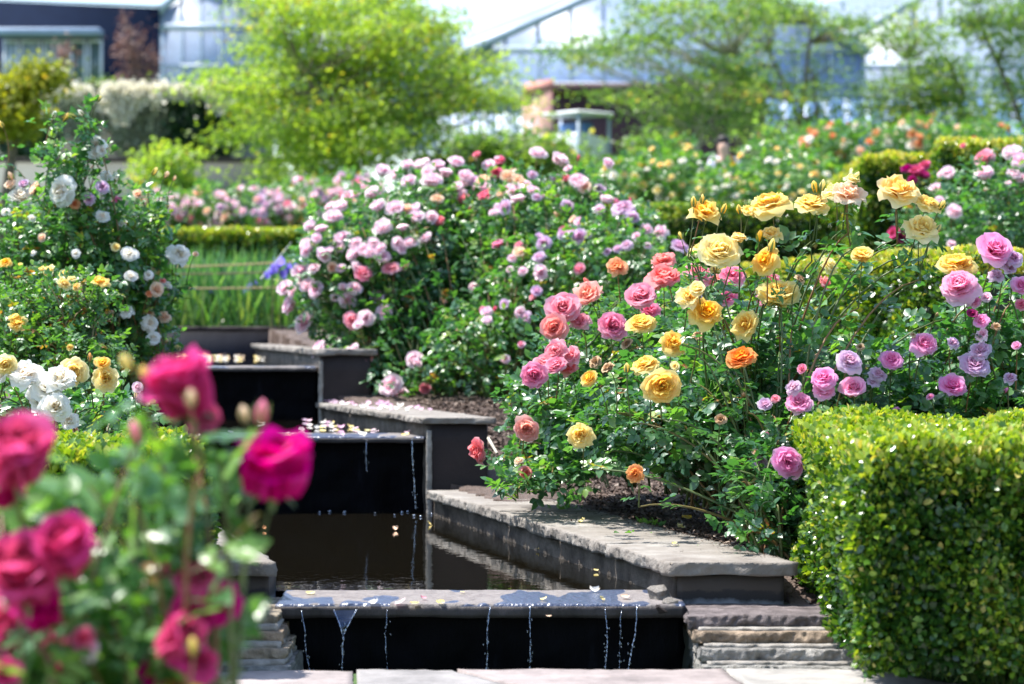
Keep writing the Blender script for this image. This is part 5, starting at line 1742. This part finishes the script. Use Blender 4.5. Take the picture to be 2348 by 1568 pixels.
def tree(label, foot, D, crown, leafmat, nclump, perclump, leaf, seed, trunks=1, trunk_r=.07, bark=None, group=None, name="maple_tree", cs=(.28, .28, .09), forks=None, light=.0):
    """crown: (x, y, rx, ry, D, rd); limbs run from the trunk to each clump"""
    global rng
    rng = np.random.default_rng(seed)
    fx, fd = foot
    X = (fx - CX) / FPX * D
    g = gz(X, D)
    org = np.array([X, D, g - .05])
    t = thing(name, label, "tree", org, group)
    B = [(P(x, y, d), np.array([rx / FPX * d, rd, ry / FPX * d])) for x, y, rx, ry, d, rd in crown]
    wts = np.array([b[1][0] * b[1][2] for b in B]); wts /= wts.sum()
    k = rng.choice(len(B), nclump, p=wts)
    u = rand_dirs(nclump) * (rng.uniform(.15, 1, nclump) ** (1 / 2.2))[:, None]
    Cc = np.array([B[i][0] for i in k]) + u * np.array([B[i][1] for i in k])
    top = Cc[:, 2].max()
    mids = []
    paths = []
    for i in range(trunks):
        b = np.array([X + rng.normal(0, .05 * trunks), D + rng.normal(0, .05), g - .05])
        j = rng.integers(0, len(B))
        tip = Cc[rng.integers(0, nclump)] * .6 + B[j][0] * .4
        if trunks == 1:
            tip = np.average([q[0] for q in B], axis=0, weights=wts)
        c = (b + tip) / 2 + np.array([rng.normal(0, .12), 0, .25])
        c[0] = b[0] * .6 + tip[0] * .4
        pts = bez(b, c, tip, 12)
        paths.append((pts, np.linspace(trunk_r, trunk_r * .35, 12)))
        mids += list(pts[4:])
    mids = np.array(mids)
    link("trunk", tubes("trunk", [(p - org, r) for p, r in paths], [bark or M_BARK], 8), t)
    lim = []
    for c in Cc[: min(nclump, 150)]:
        dd = np.linalg.norm(mids - c, axis=1) + (mids[:, 2] > c[2]) * .8
        m = mids[int(np.argmin(dd))]
        cc = (m + c) / 2 + np.array([0, 0, -.08 * np.linalg.norm(c - m)]) + rng.normal(0, .05, 3)
        lim.append((bez(m, cc, c, 7) - org, np.linspace(trunk_r * .3, .006, 7)))
    link("limb", tubes("limb", lim, [bark or M_BARK], 5), t)
    n = nclump * perclump
    ci = np.repeat(np.arange(nclump), perclump)
    spread = rng.uniform(.5, 1.35, nclump)[ci][:, None]
    T = Cc[ci] + rng.normal(0, 1, (n, 3)) * np.array(cs) * spread
    out = (Cc[ci] - B[0][0])
    d = rand_dirs(n) + np.array([0, 0, -.2])
    nn = np.array([-.2, -.1, .9]) + rand_dirs(n) * .75
    crnd = rng.normal(.45 + light, .16, nclump)[ci]
    rn = np.clip(crnd + rng.normal(0, .17, n), 0, 1)
    link("crown", scatter("crown", LV_T[0], LV_T[1], T - org, frames(d, nn), leaf * rng.uniform(.6, 1.3, n), rn, [leafmat], .03, True), t)
    return t


tree("large bright green maple left of centre with a wide drooping crown", (860, 0), 32,
     [(800, 70, 250, 130, 32, 1.4), (780, 230, 230, 110, 32, 1.4), (820, 340, 170, 70, 31.5, 1.2), (1060, 165, 110, 50, 32, 1.0), (1120, 215, 80, 40, 32, .8), (540, 175, 70, 30, 32, .8), (680, 330, 100, 60, 31.6, .9), (650, 395, 60, 30, 31.4, .7), (700, 10, 150, 50, 32, 1.0), (940, 270, 110, 55, 32, 1.0), (510, 195, 50, 20, 31.5, .6), (540, 320, 50, 24, 31.5, .6), (640, 250, 70, 60, 31.6, .8), (900, 10, 110, 40, 32, 1)],
     M_MAPLE, 215, 190, .05, 90, trunks=3, trunk_r=.09, light=.05)
tree("small golden yellow maple at the left edge", (10, 0), 27,
     [(50, 205, 45, 30, 27, .4), (95, 170, 20, 18, 27, .2), (10, 240, 60, 40, 27, .5), (30, 280, 40, 30, 27, .4)], M_MAPLE_Y, 90, 100, .055, 91, trunks=2, trunk_r=.05, cs=(.13, .13, .07))
tree("slender green maple sapling before the dark lower wall", (390, 0), 30, [(385, 372, 50, 36, 30, .4), (360, 400, 50, 30, 30, .4), (400, 410, 55, 30, 30, .4)], M_MAPLE, 30, 70, .06, 92, trunks=1, trunk_r=.03, cs=(.16, .16, .06))
tree("airy maple with pale trunk in front of the brown shed", (1508, 0), 36,
     [(1440, 110, 110, 50, 36, 1.2), (1540, 50, 150, 60, 36, 1.2), (1620, 170, 110, 80, 36, 1), (1540, 240, 90, 30, 35.5, 1), (1670, 240, 80, 50, 35.5, .9), (1300, 130, 70, 20, 36, .9), (1700, 40, 100, 60, 36, 1.0), (1600, 285, 90, 24, 35.5, .8), (1400, 215, 60, 18, 36, .7)],
     M_MAPLE_D, 105, 95, .056, 93, trunks=2, trunk_r=.06, bark=M_PBARK, cs=(.27, .27, .07))
tree("many-stemmed maple with bare forking branches right of the visitor", (1840, 0), 38,
     [(1760, 240, 120, 80, 38, 1.0), (1850, 270, 110, 70, 38, 1.0), (1780, 60, 160, 60, 38, 1.2), (1900, 200, 60, 70, 38, .8), (1920, 40, 140, 50, 38, 1.2), (1690, 160, 70, 70, 38, .8), (1740, 10, 150, 40, 38, 1), (1850, 320, 90, 30, 37.5, .8)],
     M_MAPLE_D, 80, 95, .056, 94, trunks=6, trunk_r=.06, cs=(.27, .27, .08))
tree("dense maple before the greenhouse at right with a dark leafy base", (2170, 0), 38,
     [(2100, 90, 90, 110, 38, 1), (2090, 200, 110, 70, 38, 1), (2180, 270, 130, 60, 38, 1.2), (2080, 290, 120, 40, 37.5, 1), (2160, 160, 60, 80, 38, .8), (2020, 250, 70, 60, 38, .8), (2220, 250, 80, 60, 38, 1)],
     M_MAPLE_D, 100, 95, .056, 95, trunks=4, trunk_r=.06, cs=(.27, .27, .08))
tree("maple reaching in from the right edge of the view", (2420, 0), 36,
     [(2340, 190, 60, 60, 36, .8), (2330, 110, 50, 60, 36, .8), (2380, 40, 110, 60, 36, 1), (2280, 20, 90, 36, 36, .8), (2340, 240, 50, 30, 36, .6), (2240, 70, 40, 30, 36, .5)],
     M_MAPLE_D, 55, 95, .056, 96, trunks=3, trunk_r=.06, cs=(.24, .24, .08), light=-.1)
# shrubs near the pale wall
for (x, y, rx, ry, D, lb, s_) in ((1080, 335, 60, 44, 34, "round green shrub in front of the pale blue wall", 97), (1180, 340, 70, 42, 34, "feathery green shrub left of the brick shed", 98), (1260, 345, 60, 38, 33.5, "feathery green shrub at the foot of the brick shed", 99), (1340, 392, 50, 22, 33, "bright green shrub under the white cart", 100), (2200, 335, 120, 30, 33, "low green shrub below the greenhouse at right", 101), (1000, 380, 80, 40, 33, "dark green shrub in the shade of the big maple", 102), (1500, 340, 70, 34, 33, "green shrub beside the pale tree trunk", 103), (1790, 330, 60, 34, 31, "olive green shrub right of the visitor", 104)):
    tree(lb, (x, 0), D, [(x, y + 12, rx * .75, ry * .6, D, .6), (x, y + ry * .6, rx * .8, ry * .6, D, .5)], M_DARKHEDGE if s_ == 102 else M_MAPLE_D, 40, 46, .08, s_, trunks=3, trunk_r=.02, name="shrub", cs=(.16, .16, .14), light=-.1)

# ------------------------------------------------------------------ walls and buildings at the back
def X_(x, D):
    return (x - CX) / FPX * D


# lower retaining wall
D = 36
t = thing("retaining_wall", "long dark grey retaining wall behind the left rose beds", "wall", (X_(280, D), D, 1.9))
M_CONC = rough_mat("grey_concrete", [(.3, (.12, .13, .115)), (.7, (.22, .23, .20))], scale=.9, bump=.2, rough=.85)
mb = MB(); x0, x1 = X_(-160, D) - X_(280, D), X_(640, D) - X_(280, D)
mb.box(x0, x1, 0, .4, -.2, zt(372, D) - 1.9); mb.build("wall_face", M_CONC, t)
mb = MB(); mb.box(x0, x1, -.05, .45, zt(372, D) - 1.897, zt(362, D) - 1.9); mb.build("coping", M_PIER, t, bevel=.01)
# upper wall with planting
D = 38.5
t = thing("planted_wall", "upper retaining wall with pale trailing plants and cream top", "wall", (X_(280, D), D, 3))
mb = MB(); x0, x1 = X_(-160, D) - X_(280, D), X_(620, D) - X_(280, D)
mb.box(x0, x1, 0, .5, -1.2, zt(220, D) - 3); mb.build("wall_face", M_CONC, t)
mb = MB()
for i in range(14):
    a = x0 + (x1 - x0) * i / 14
    mb.box(a + .01, a + (x1 - x0) / 14 - .01, -.08, .3, zt(220, D) - 2.997, zt(206, D) - 3)
mb.build("coping", plain("cream_stone", (.72, .66, .5), .8), t, bevel=.015)


def curtain(label, x0, x1, y0, y1, D, mat, n, seed, name="trailing_plant", taper=.6, leaf=.06, rd=.12):
    """trailing plant hanging from the wall: strands of small leaves"""
    global rng
    rng = np.random.default_rng(seed)
    a, b = P(x0, y0, D), P(x1, y0, D)
    bot = P(0, y1, D)[2]
    org = (a + b) / 2
    t = thing(name, label, "trailing plant", org)
    paths, T = [], []
    k = max(6, int((x1 - x0) / 5))
    for i in range(k):
        u = (i + rng.random()) / k
        top = a * (1 - u) + b * u + np.array([0, rng.uniform(-.05, .05), rng.uniform(-.03, .05)])
        ln = (top[2] - bot) * (1 - taper * abs(2 * u - 1) ** 1.5) * rng.uniform(.7, 1.05)
        e = top + np.array([rng.normal(0, .05), rng.uniform(-rd, -.02), -ln])
        c = top + np.array([0, -rd * 1.2, .02])
        pts = bez(top, c, e, 10)
        paths.append((pts - org, np.full(10, .006)))
        m = n // k
        s = rng.random(m)
        T.append(np.stack([np.interp(s, np.linspace(0, 1, 10), pts[:, q]) for q in range(3)], 1) + rng.normal(0, .035, (m, 3)))
    T = np.concatenate(T)
    link("stem", tubes("stem", paths, [M_BARK], 4), t)
    m = len(T)
    link("foliage", scatter("foliage", LV_T[0], LV_T[1], T - org, frames(rand_dirs(m) + np.array([0, 0, -.6]), rand_dirs(m) * .7 + np.array([-.1, -.6, .5])), leaf * rng.uniform(.6, 1.3, m), rng.random(m), [mat], .03), t)


M_WISP = leaf_mat("cream_tassel", [(0, (.75, .7, .55)), (1, (.92, .9, .84))], rough=.7, transl=.6, tcol=(1, 1, .9))
M_COLDG = leaf_mat("grey_green_leaf", [(0, (.16, .2, .14)), (1, (.34, .39, .28))], rough=.7, transl=.2, tcol=(1.3, 1.4, 1))
for k_, (xa_, xb_) in enumerate(((165, 205), (300, 345), (350, 395), (400, 450), (455, 500), (125, 160))):
    curtain(["cream flowers on the coping left of the green tuft", "cream flowers on the coping above the second tassel", "cream flowers on the coping right of the tassels", "cream flowers on the coping above the dark creeper", "cream flowers on the coping nearest the big maple", "cream flowers on the coping nearest the golden maple"][k_], xa_, xb_, 203, 222, 37.7, M_WISP, 420, 130 + k_, name="flowering_plant", taper=.2, leaf=.07, rd=.2)
curtain("cream white tassel of flowers hanging in the middle of the upper wall", 240, 306, 198, 300, 37.6, M_WISP, 1800, 110)
curtain("second narrow cream tassel beside the white one", 292, 325, 208, 268, 37.6, M_WISP, 600, 111)
curtain("grey green trailing plant filling the left of the upper wall", 120, 260, 228, 330, 38.2, M_COLDG, 3000, 112, taper=.2)
curtain("long grey green trailing plant right of the cream tassels", 255, 345, 235, 372, 38.15, M_COLDG, 2600, 113, taper=.5)
curtain("grey green trailing plant hanging left of the dark shrub", 330, 400, 235, 340, 38.2, M_COLDG, 1600, 114, taper=.5)
curtain("white flowering plant hanging beside the big maple", 478, 540, 190, 262, 37.6, M_WISP, 1300, 115)
curtain("dark green creeper hanging over the right part of the upper wall", 375, 560, 222, 372, 38.2, M_DARKHEDGE, 5200, 116, taper=.15, leaf=.09)
curtain("dark green creeper at the left foot of the upper wall", 0, 135, 280, 372, 38.2, M_DARKHEDGE, 3000, 117, taper=.2, leaf=.09)
curtain("small green tuft growing on the cream coping", 200, 260, 190, 225, 38.2, M_MAPLE_D, 500, 118, taper=.3)

# dark building with framed glazing
D = 45
bx, bz = X_(180, D), 4.5
t = thing("dark_building", "navy clad building with white framed glazing at the top left", "building", (bx, D, bz))
M_NAVY = plain("navy_cladding", (.006, .014, .038), .9, .1)
m_win = plain("pale_window_glass", (.36, .44, .5), .25, .6)
m_whitef = plain("white_frame", (.62, .68, .74), .5)
yt0, yt1 = zt(2, D), zt(18, D)
mb = MB()
mb.hexa([(X_(-160, D) - bx, 0, -2.5), (X_(366, D) - bx, 0, -2.5), (X_(355, 54) - bx, 9, -2.5), (X_(-160, D) - bx, 9, -2.5)],
        [(X_(-160, D) - bx, 0, zt(-5, D) - bz), (X_(366, D) - bx, 0, zt(18, D) - bz), (X_(355, 54) - bx, 9, zt(18, D) - bz), (X_(-160, D) - bx, 9, zt(-5, D) - bz)])
mb.build("wall", M_NAVY, t)
mb = MB()
mb.bar((X_(-165, D) - bx, -.06, zt(-6, D) - bz + .02), (X_(371, D) - bx, -.06, zt(17, D) - bz + .02), .045)
mb.build("roof_edge", m_whitef, t)
for (x0, x1) in ((8, 44), (48, 96), (100, 158), (162, 198), (202, 236)):
    f = MB(); zb, ztp = zt(205, D) - bz, zt(92, D) - bz
    a, b = X_(x0, D) - bx, X_(x1, D) - bx
    f.box(a, b, -.06, -.003, ztp - .05, ztp); f.box(a, b, -.06, -.003, zb, zb + .05)
    f.box(a, a + .05, -.058, -.003, zb + .05, ztp - .05); f.box(b - .05, b, -.058, -.003, zb + .05, ztp - .05)
    fo = f.build("window", m_whitef, t)
    g = MB(); g.box(a + .05, b - .05, -.03, -.004, zb + .05, ztp - .05)
    g.build("pane", m_win if x0 < 150 else plain("dim_window_glass", (.10, .15, .15), .2, .6), fo)
mb = MB(); mb.box(X_(4, D) - bx, X_(240, D) - bx, -.5, -.003, zt(88, D) - bz, zt(70, D) - bz)
mb.build("canopy", plain("pale_canopy", (.26, .34, .46), .6), t, bevel=.04)

# copper-leaved tree in front of the dark building
tree("thin copper-leaved tree before the navy building", (300, 0), 42,
     [(285, 90, 28, 60, 42, .3), (330, 110, 34, 60, 42, .3), (310, 160, 50, 50, 42, .3), (345, 150, 20, 60, 42, .3)], M_COPPER, 34, 50, .045, 120, trunks=4, trunk_r=.03, cs=(.09, .09, .16))
tree("wispy copper-leaved sapling before the glazing", (150, 0), 42, [(148, 110, 14, 30, 42, .2), (150, 160, 12, 40, 42, .2)], M_COPPER, 16, 30, .05, 121, trunks=1, trunk_r=.02, cs=(.08, .08, .12))

# greenhouses
M_POLY = plain("milky_glazing", (.62, .71, .88), .35, .5, transl=.45)
M_POLYB = plain("bluish_glazing", (.42, .55, .8), .35, .5, transl=.4)
M_ROOFW = plain("white_glazed_roof", (.40, .48, .60), .4, .5, transl=.3)
M_ALU = plain("aluminium_bar", (.34, .42, .52), .4, .5)


def greenhouse(label, x0, apx, x1, ye, ya, ybot, D, depth, bars, glaze, shift=0.0):
    """gable end facing the camera; the ridge runs back and to the left by `shift` metres"""
    t = thing("greenhouse", label, "greenhouse", (X_(apx, D), D, 3))
    o = X_(apx, D)
    A, B_, C_ = X_(x0, D) - o, 0.0, X_(x1, D) - o
    e, a, b = zt(ye, D) - 3, zt(ya, D) - 3, zt(ybot, D) - 3
    me = raw_mesh("gable_wall", [(A, 0, b), (C_, 0, b), (C_, 0, e), (A, 0, e), (B_, 0, a), (B_, 0, a)], [(0, 1, 2, 3), (3, 2, 4, 5)], None, False, [glaze])
    g = link("gable_wall", me, t)
    s = g.modifiers.new("thick", 'SOLIDIFY'); s.thickness = .04
    for (p, q) in (((A - .15, e - .08), (B_, a + .05)), ((B_, a + .05), (C_ + .15, e - .08))):
        me = raw_mesh("roof", [(p[0], -.12, p[1]), (q[0], -.12, q[1]), (q[0] + shift, depth, q[1]), (p[0] + shift, depth, p[1])], [(0, 1, 2, 3)], None, False, [M_ROOFW])
        g = link("roof", me, t)
        s = g.modifiers.new("thick", 'SOLIDIFY'); s.thickness = .06
    mb = MB(); mb.box(A - .02, A + .02, .05, depth, b, e); mb.build("side_wall", glaze, t)
    mb = MB(); mb.box(C_ - .02, C_ + .02, .05, depth, b, e); mb.build("side_wall", glaze, t)
    mb = MB()
    for i in range(bars + 1):
        x = A + (C_ - A) * i / bars
        zt_ = e + (a - e) * (1 - abs(x - B_) / max(abs((A if x < B_ else C_) - B_), .01))
        mb.box(x - .045, x + .045, -.08, -.022, b, zt_)
    mb.box(A, C_, -.1, -.081, e - .12, e + .06)
    for zf in (.33, .66):
        mb.box(A, C_, -.1, -.081, b + (e - b) * zf - .04, b + (e - b) * zf + .04)
    mb.bar((A - .15, -.17, e - .1), (B_, -.17, a + .03), .2)
    mb.bar((B_, -.17, a + .03), (C_ + .15, -.17, e - .1), .2)
    mb.build("glazing_bar", M_ALU, t)


greenhouse("greenhouse with a bright white roof slope behind the large maple", 1085, 1560, 1980, 112, -97, 350, 62, 26, 12, M_POLYB, -9)
greenhouse("right hand greenhouse gable behind the maples", 1840, 2260, 2720, 150, -90, 345, 66, 26, 14, M_POLY, -9)
greenhouse("pale greenhouse between the navy building and the large maple", 330, 470, 640, 60, -60, 330, 64, 24, 7, M_POLY, -3)
greenhouse("greenhouse hidden behind the crown of the large maple", 640, 860, 1075, 120, -10, 350, 68, 24, 8, M_POLY, -6)
# pale blue fence wall before the greenhouses
t = thing("panel_fence", "pale blue panel fence between the large maple and the brick shed", "fence", (X_(1110, 50), 50, 2.6))
mb = MB()
for i in range(8):
    a = X_(1010 + i * 25, 50) - X_(1110, 50)
    mb.box(a + .01, a + X_(CX + 25, 50) - .01, 0, .08, -.3, zt(262, 50) - 2.6)
mb.build("panel", plain("pale_blue_panel", (.42, .5, .62), .5), t)
mb = MB()
for i in range(5):
    a = X_(1010 + i * 50, 50) - X_(1110, 50)
    mb.box(a - .04, a + .04, -.08, -.003, -.3, zt(258, 50) - 2.6)
mb.build("post", m_whitef, t)

# blue tarpaulin-like panels right
t = thing("panel_fence", "blue panel fence below the right greenhouse gable", "fence", (X_(1900, 55), 55, 2.8))
mb = MB()
for i in range(14):
    a = X_(1740 + i * 48, 55) - X_(1900, 55)
    mb.box(a + .012, a + X_(CX + 48, 55) - .012, 0, .08, -.4, zt(228, 55) - 2.8)
mb.build("panel", plain("blue_panel", (.16, .28, .55), .4), t)

# brick shed
D = 42
ox = X_(1266, D)
t = thing("shed", "brick pink and dark brown corrugated shed with tiled cap", "shed", (ox, D, 2.2))
zb, ztp = -.2, zt(205, D) - 2.2
M_PINK = rough_mat("sunlit_pink_wall", [(.3, (.42, .22, .19)), (.7, (.56, .33, .29))], scale=1.5, bump=.1)  # side wall: pink made paler, the sunlight on it put into the colour
M_DBR = rough_mat("shaded_brown_sheet", [(.3, (.07, .036, .042)), (.7, (.11, .062, .07))], scale=1.5, bump=.1, rough=.6)  # brown sheet: the shade on the front put into its dark colour
mb = MB()
mb.hexa([(X_(1200, D) - ox, 0.9, zb), (0, 0, zb), (0, 3, zb), (X_(1200, D) - ox, 3, zb)], [(X_(1200, D) - ox, .9, ztp), (0, 0, ztp), (0, 3, ztp), (X_(1200, D) - ox, 3, ztp)])
mb.build("side_wall", M_PINK, t)
mb = MB()
nb = 46
x1 = X_(1760, D) - ox
for i in range(nb):
    a = .01 + (x1 - .02) * i / nb
    w2 = (x1 - .02) / nb
    mb.hexa([(a, .05, zb), (a + w2 * .5, -.0, zb), (a + w2, .05, zb), (a + w2 * .5, .3, zb)], [(a, .05, ztp - .05), (a + w2 * .5, -.0, ztp - .05), (a + w2, .05, ztp - .05), (a + w2 * .5, .3, ztp - .05)])
mb.build("corrugated_wall", M_DBR, t)
mb = MB()
mb.hexa([(X_(1196, D) - ox, .8, ztp + .01), (.03, -.06, ztp + .01), (.03, 3, ztp + .01), (X_(1196, D) - ox, 3, ztp + .01)], [(X_(1203, D) - ox, .9, ztp + .2), (.03, .1, ztp + .2), (.03, 3, ztp + .2), (X_(1203, D) - ox, 3, ztp + .2)])
mb.build("tiled_cap", rough_mat("red_tile", [(.3, (.5, .2, .15)), (.7, (.62, .3, .24))], scale=3), t)
mb = MB(); mb.box(.04, x1 + .1, -.15, 3, ztp - .04, ztp + .1); mb.build("roof", M_DBR, t)

# small white utility cart with a canopy
D = 37
ox, oz = X_(1365, D), gz(0, D)
t = thing("utility_cart", "white utility cart with a flat canopy parked before the brown shed", "cart", (ox, D, oz))
t.rotation_euler = (0, 0, R(42))
m_wp = plain("white_paint", (.78, .8, .8), .3)
m_blk = plain("black_rubber", (.02, .02, .02), .8)
L = X_(CX + 125, D)
mb = MB()
mb.hexa([(-L * .45, 0, .35), (L * .5, 0, .35), (L * .5, 1.2, .35), (-L * .45, 1.2, .35)], [(-L * .42, .05, .75), (L * .42, .05, .8), (L * .42, 1.15, .8), (-L * .42, 1.15, .75)])
mb.hexa([(-L * .42, .05, .752), (-L * .1, .05, .76), (-L * .1, 1.15, .76), (-L * .42, 1.15, .752)], [(-L * .38, .1, zt(306, D) - oz), (-L * .12, .1, zt(300, D) - oz), (-L * .12, 1.1, zt(300, D) - oz), (-L * .38, 1.1, zt(306, D) - oz)])
mb.hexa([(-L * .095, .05, .76), (L * .42, .05, .8), (L * .42, 1.15, .8), (-L * .095, 1.15, .76)], [(-L * .09, .06, zt(304, D) - oz), (L * .40, .06, zt(318, D) - oz), (L * .40, 1.14, zt(318, D) - oz), (-L * .09, 1.14, zt(304, D) - oz)])
mb.build("body", m_wp, t, bevel=.04)
mb = MB(); mb.box(-L * .42, L * .5, .0, .9, zt(262, D) - oz, zt(254, D) - oz); mb.build("canopy", m_wp, t, bevel=.03)
for (px_, py_) in ((-L * .35, .06), (L * .42, .06), (-L * .35, 1.14), (L * .42, 1.14)):
    mb = MB(); mb.box(px_ - .02, px_ + .02, py_ - .02, py_ + .02, .8, zt(262, D) - oz - .003); mb.build("post", M_ALU, t)
for px_ in (-L * .3, L * .32):
    for py_ in (.0, 1.2):
        me = tubes("wheel", [(np.array([(px_, py_ - .07, .22), (px_, py_ - .06, .22), (px_, py_ + .06, .22), (px_, py_ + .07, .22)]), np.array([.05, .22, .22, .05]))], [m_blk], 20)
        link("wheel", me, t)
mb = MB(); mb.box(L * .1, L * .3, .3, .9, zt(300, D) - oz, zt(275, D) - oz); mb.build("seat_back", plain("blue_seat", (.08, .18, .4)), t, bevel=.03)

# ------------------------------------------------------------------ the visitor
def person():
    D = 27.5
    ox = X_(1662, D)
    g = gz(ox, D)
    top = zt(312, D)
    H = top - g
    t = thing("person", "dark haired visitor in a lilac shirt standing among white roses", "person", (ox, D, g))
    s = H / 1.7
    j = {'pel': (0, 0, .92), 'wai': (0, .0, 1.08), 'che': (0, .0, 1.28), 'nec': (0, 0, 1.43), 'hea': (-.02, -.02, 1.53), 'top': (-.02, -.01, 1.64),
         'sl': (-.16, 0, 1.38), 'el': (-.22, -.03, 1.12), 'wl': (-.16, -.2, .98), 'hl': (-.13, -.27, .97), 'sr': (.16, 0, 1.38), 'er': (.22, -.02, 1.12), 'wr': (.17, -.18, .98), 'hr': (.14, -.25, .97),
         'kl': (-.09, -.01, .5), 'al': (-.09, .02, .09), 'fl': (-.09, -.15, .04), 'kr': (.1, .02, .5), 'ar': (.1, .04, .09), 'fr': (.11, -.12, .04), 'tl': (-.08, 0, .86), 'tr': (.08, 0, .86)}
    rad = {'pel': .13, 'wai': .12, 'che': .14, 'nec': .055, 'hea': .085, 'top': .07, 'sl': .06, 'el': .042, 'wl': .03, 'hl': .03, 'sr': .06, 'er': .042, 'wr': .03, 'hr': .03,
           'kl': .06, 'al': .04, 'fl': .035, 'kr': .06, 'ar': .04, 'fr': .035, 'tl': .09, 'tr': .09}
    E = [('pel', 'wai'), ('wai', 'che'), ('che', 'nec'), ('nec', 'hea'), ('hea', 'top'), ('che', 'sl'), ('sl', 'el'), ('el', 'wl'), ('wl', 'hl'), ('che', 'sr'), ('sr', 'er'), ('er', 'wr'), ('wr', 'hr'),
         ('pel', 'tl'), ('tl', 'kl'), ('kl', 'al'), ('al', 'fl'), ('pel', 'tr'), ('tr', 'kr'), ('kr', 'ar'), ('ar', 'fr')]
    def skin(name, keys, edges, mat, grow=1.0, add=0.0):
        me = bpy.data.meshes.new(name)
        idx = {k: i for i, k in enumerate(keys)}
        me.from_pydata([tuple(c * s for c in j[k]) for k in keys], [(idx[a], idx[b]) for a, b in edges], [])
        me.materials.append(mat)
        o = link(name, me, t)
        m = o.modifiers.new("skin", 'SKIN')
        for k in keys:
            r = (rad[k] * grow + add) * s
            me.skin_vertices[0].data[idx[k]].radius = (r, r * (.75 if k in ('pel', 'wai', 'che') else 1))
        me.skin_vertices[0].data[0].use_root = True
        o.modifiers.new("sub", 'SUBSURF').levels = 1
        o.modifiers["sub"].render_levels = 2
        m.use_smooth_shade = True
        return o
    keys = list(j)
    skin("body", keys, E, plain("skin", (.62, .38, .28), .6))
    skin("shirt", ['wai', 'pel', 'che', 'sl', 'el', 'sr', 'er'], [('pel', 'wai'), ('wai', 'che'), ('che', 'sl'), ('sl', 'el'), ('che', 'sr'), ('sr', 'er')], plain("lilac_cloth", (.66, .62, .74), .9), 1.08, .012)
    skin("trousers", ['pel', 'tl', 'kl', 'al', 'tr', 'kr', 'ar'], [('pel', 'tl'), ('tl', 'kl'), ('kl', 'al'), ('pel', 'tr'), ('tr', 'kr'), ('kr', 'ar')], plain("dark_cloth", (.04, .05, .08), .9), 1.05, .012)
    # hair: a cap over skull and nape
    V, F = [], []
    n1, n2 = 16, 9
    for a in range(n2):
        th = a / (n2 - 1) * R(128)
        for b in range(n1):
            ph = b * 2 * PI / n1
            r = .105 * (1 + .06 * math.sin(ph * 5 + a))
            z = math.cos(th)
            fr = math.sin(ph)
            rr = r * math.sin(th) * (1 if (fr > -.3 or th < R(62)) else .7)
            V.append((rr * math.cos(ph) - .02, rr * math.sin(ph) + .005, 1.60 + r * z * 1.05))
    for a in range(n2 - 1):
        for b in range(n1):
            F.append((a * n1 + b, a * n1 + (b + 1) % n1, (a + 1) * n1 + (b + 1) % n1, (a + 1) * n1 + b))
    link("hair", raw_mesh("hair", np.array(V) * s, F, None, True, [plain("black_hair", (.02, .012, .012), .5)]), t)


person()
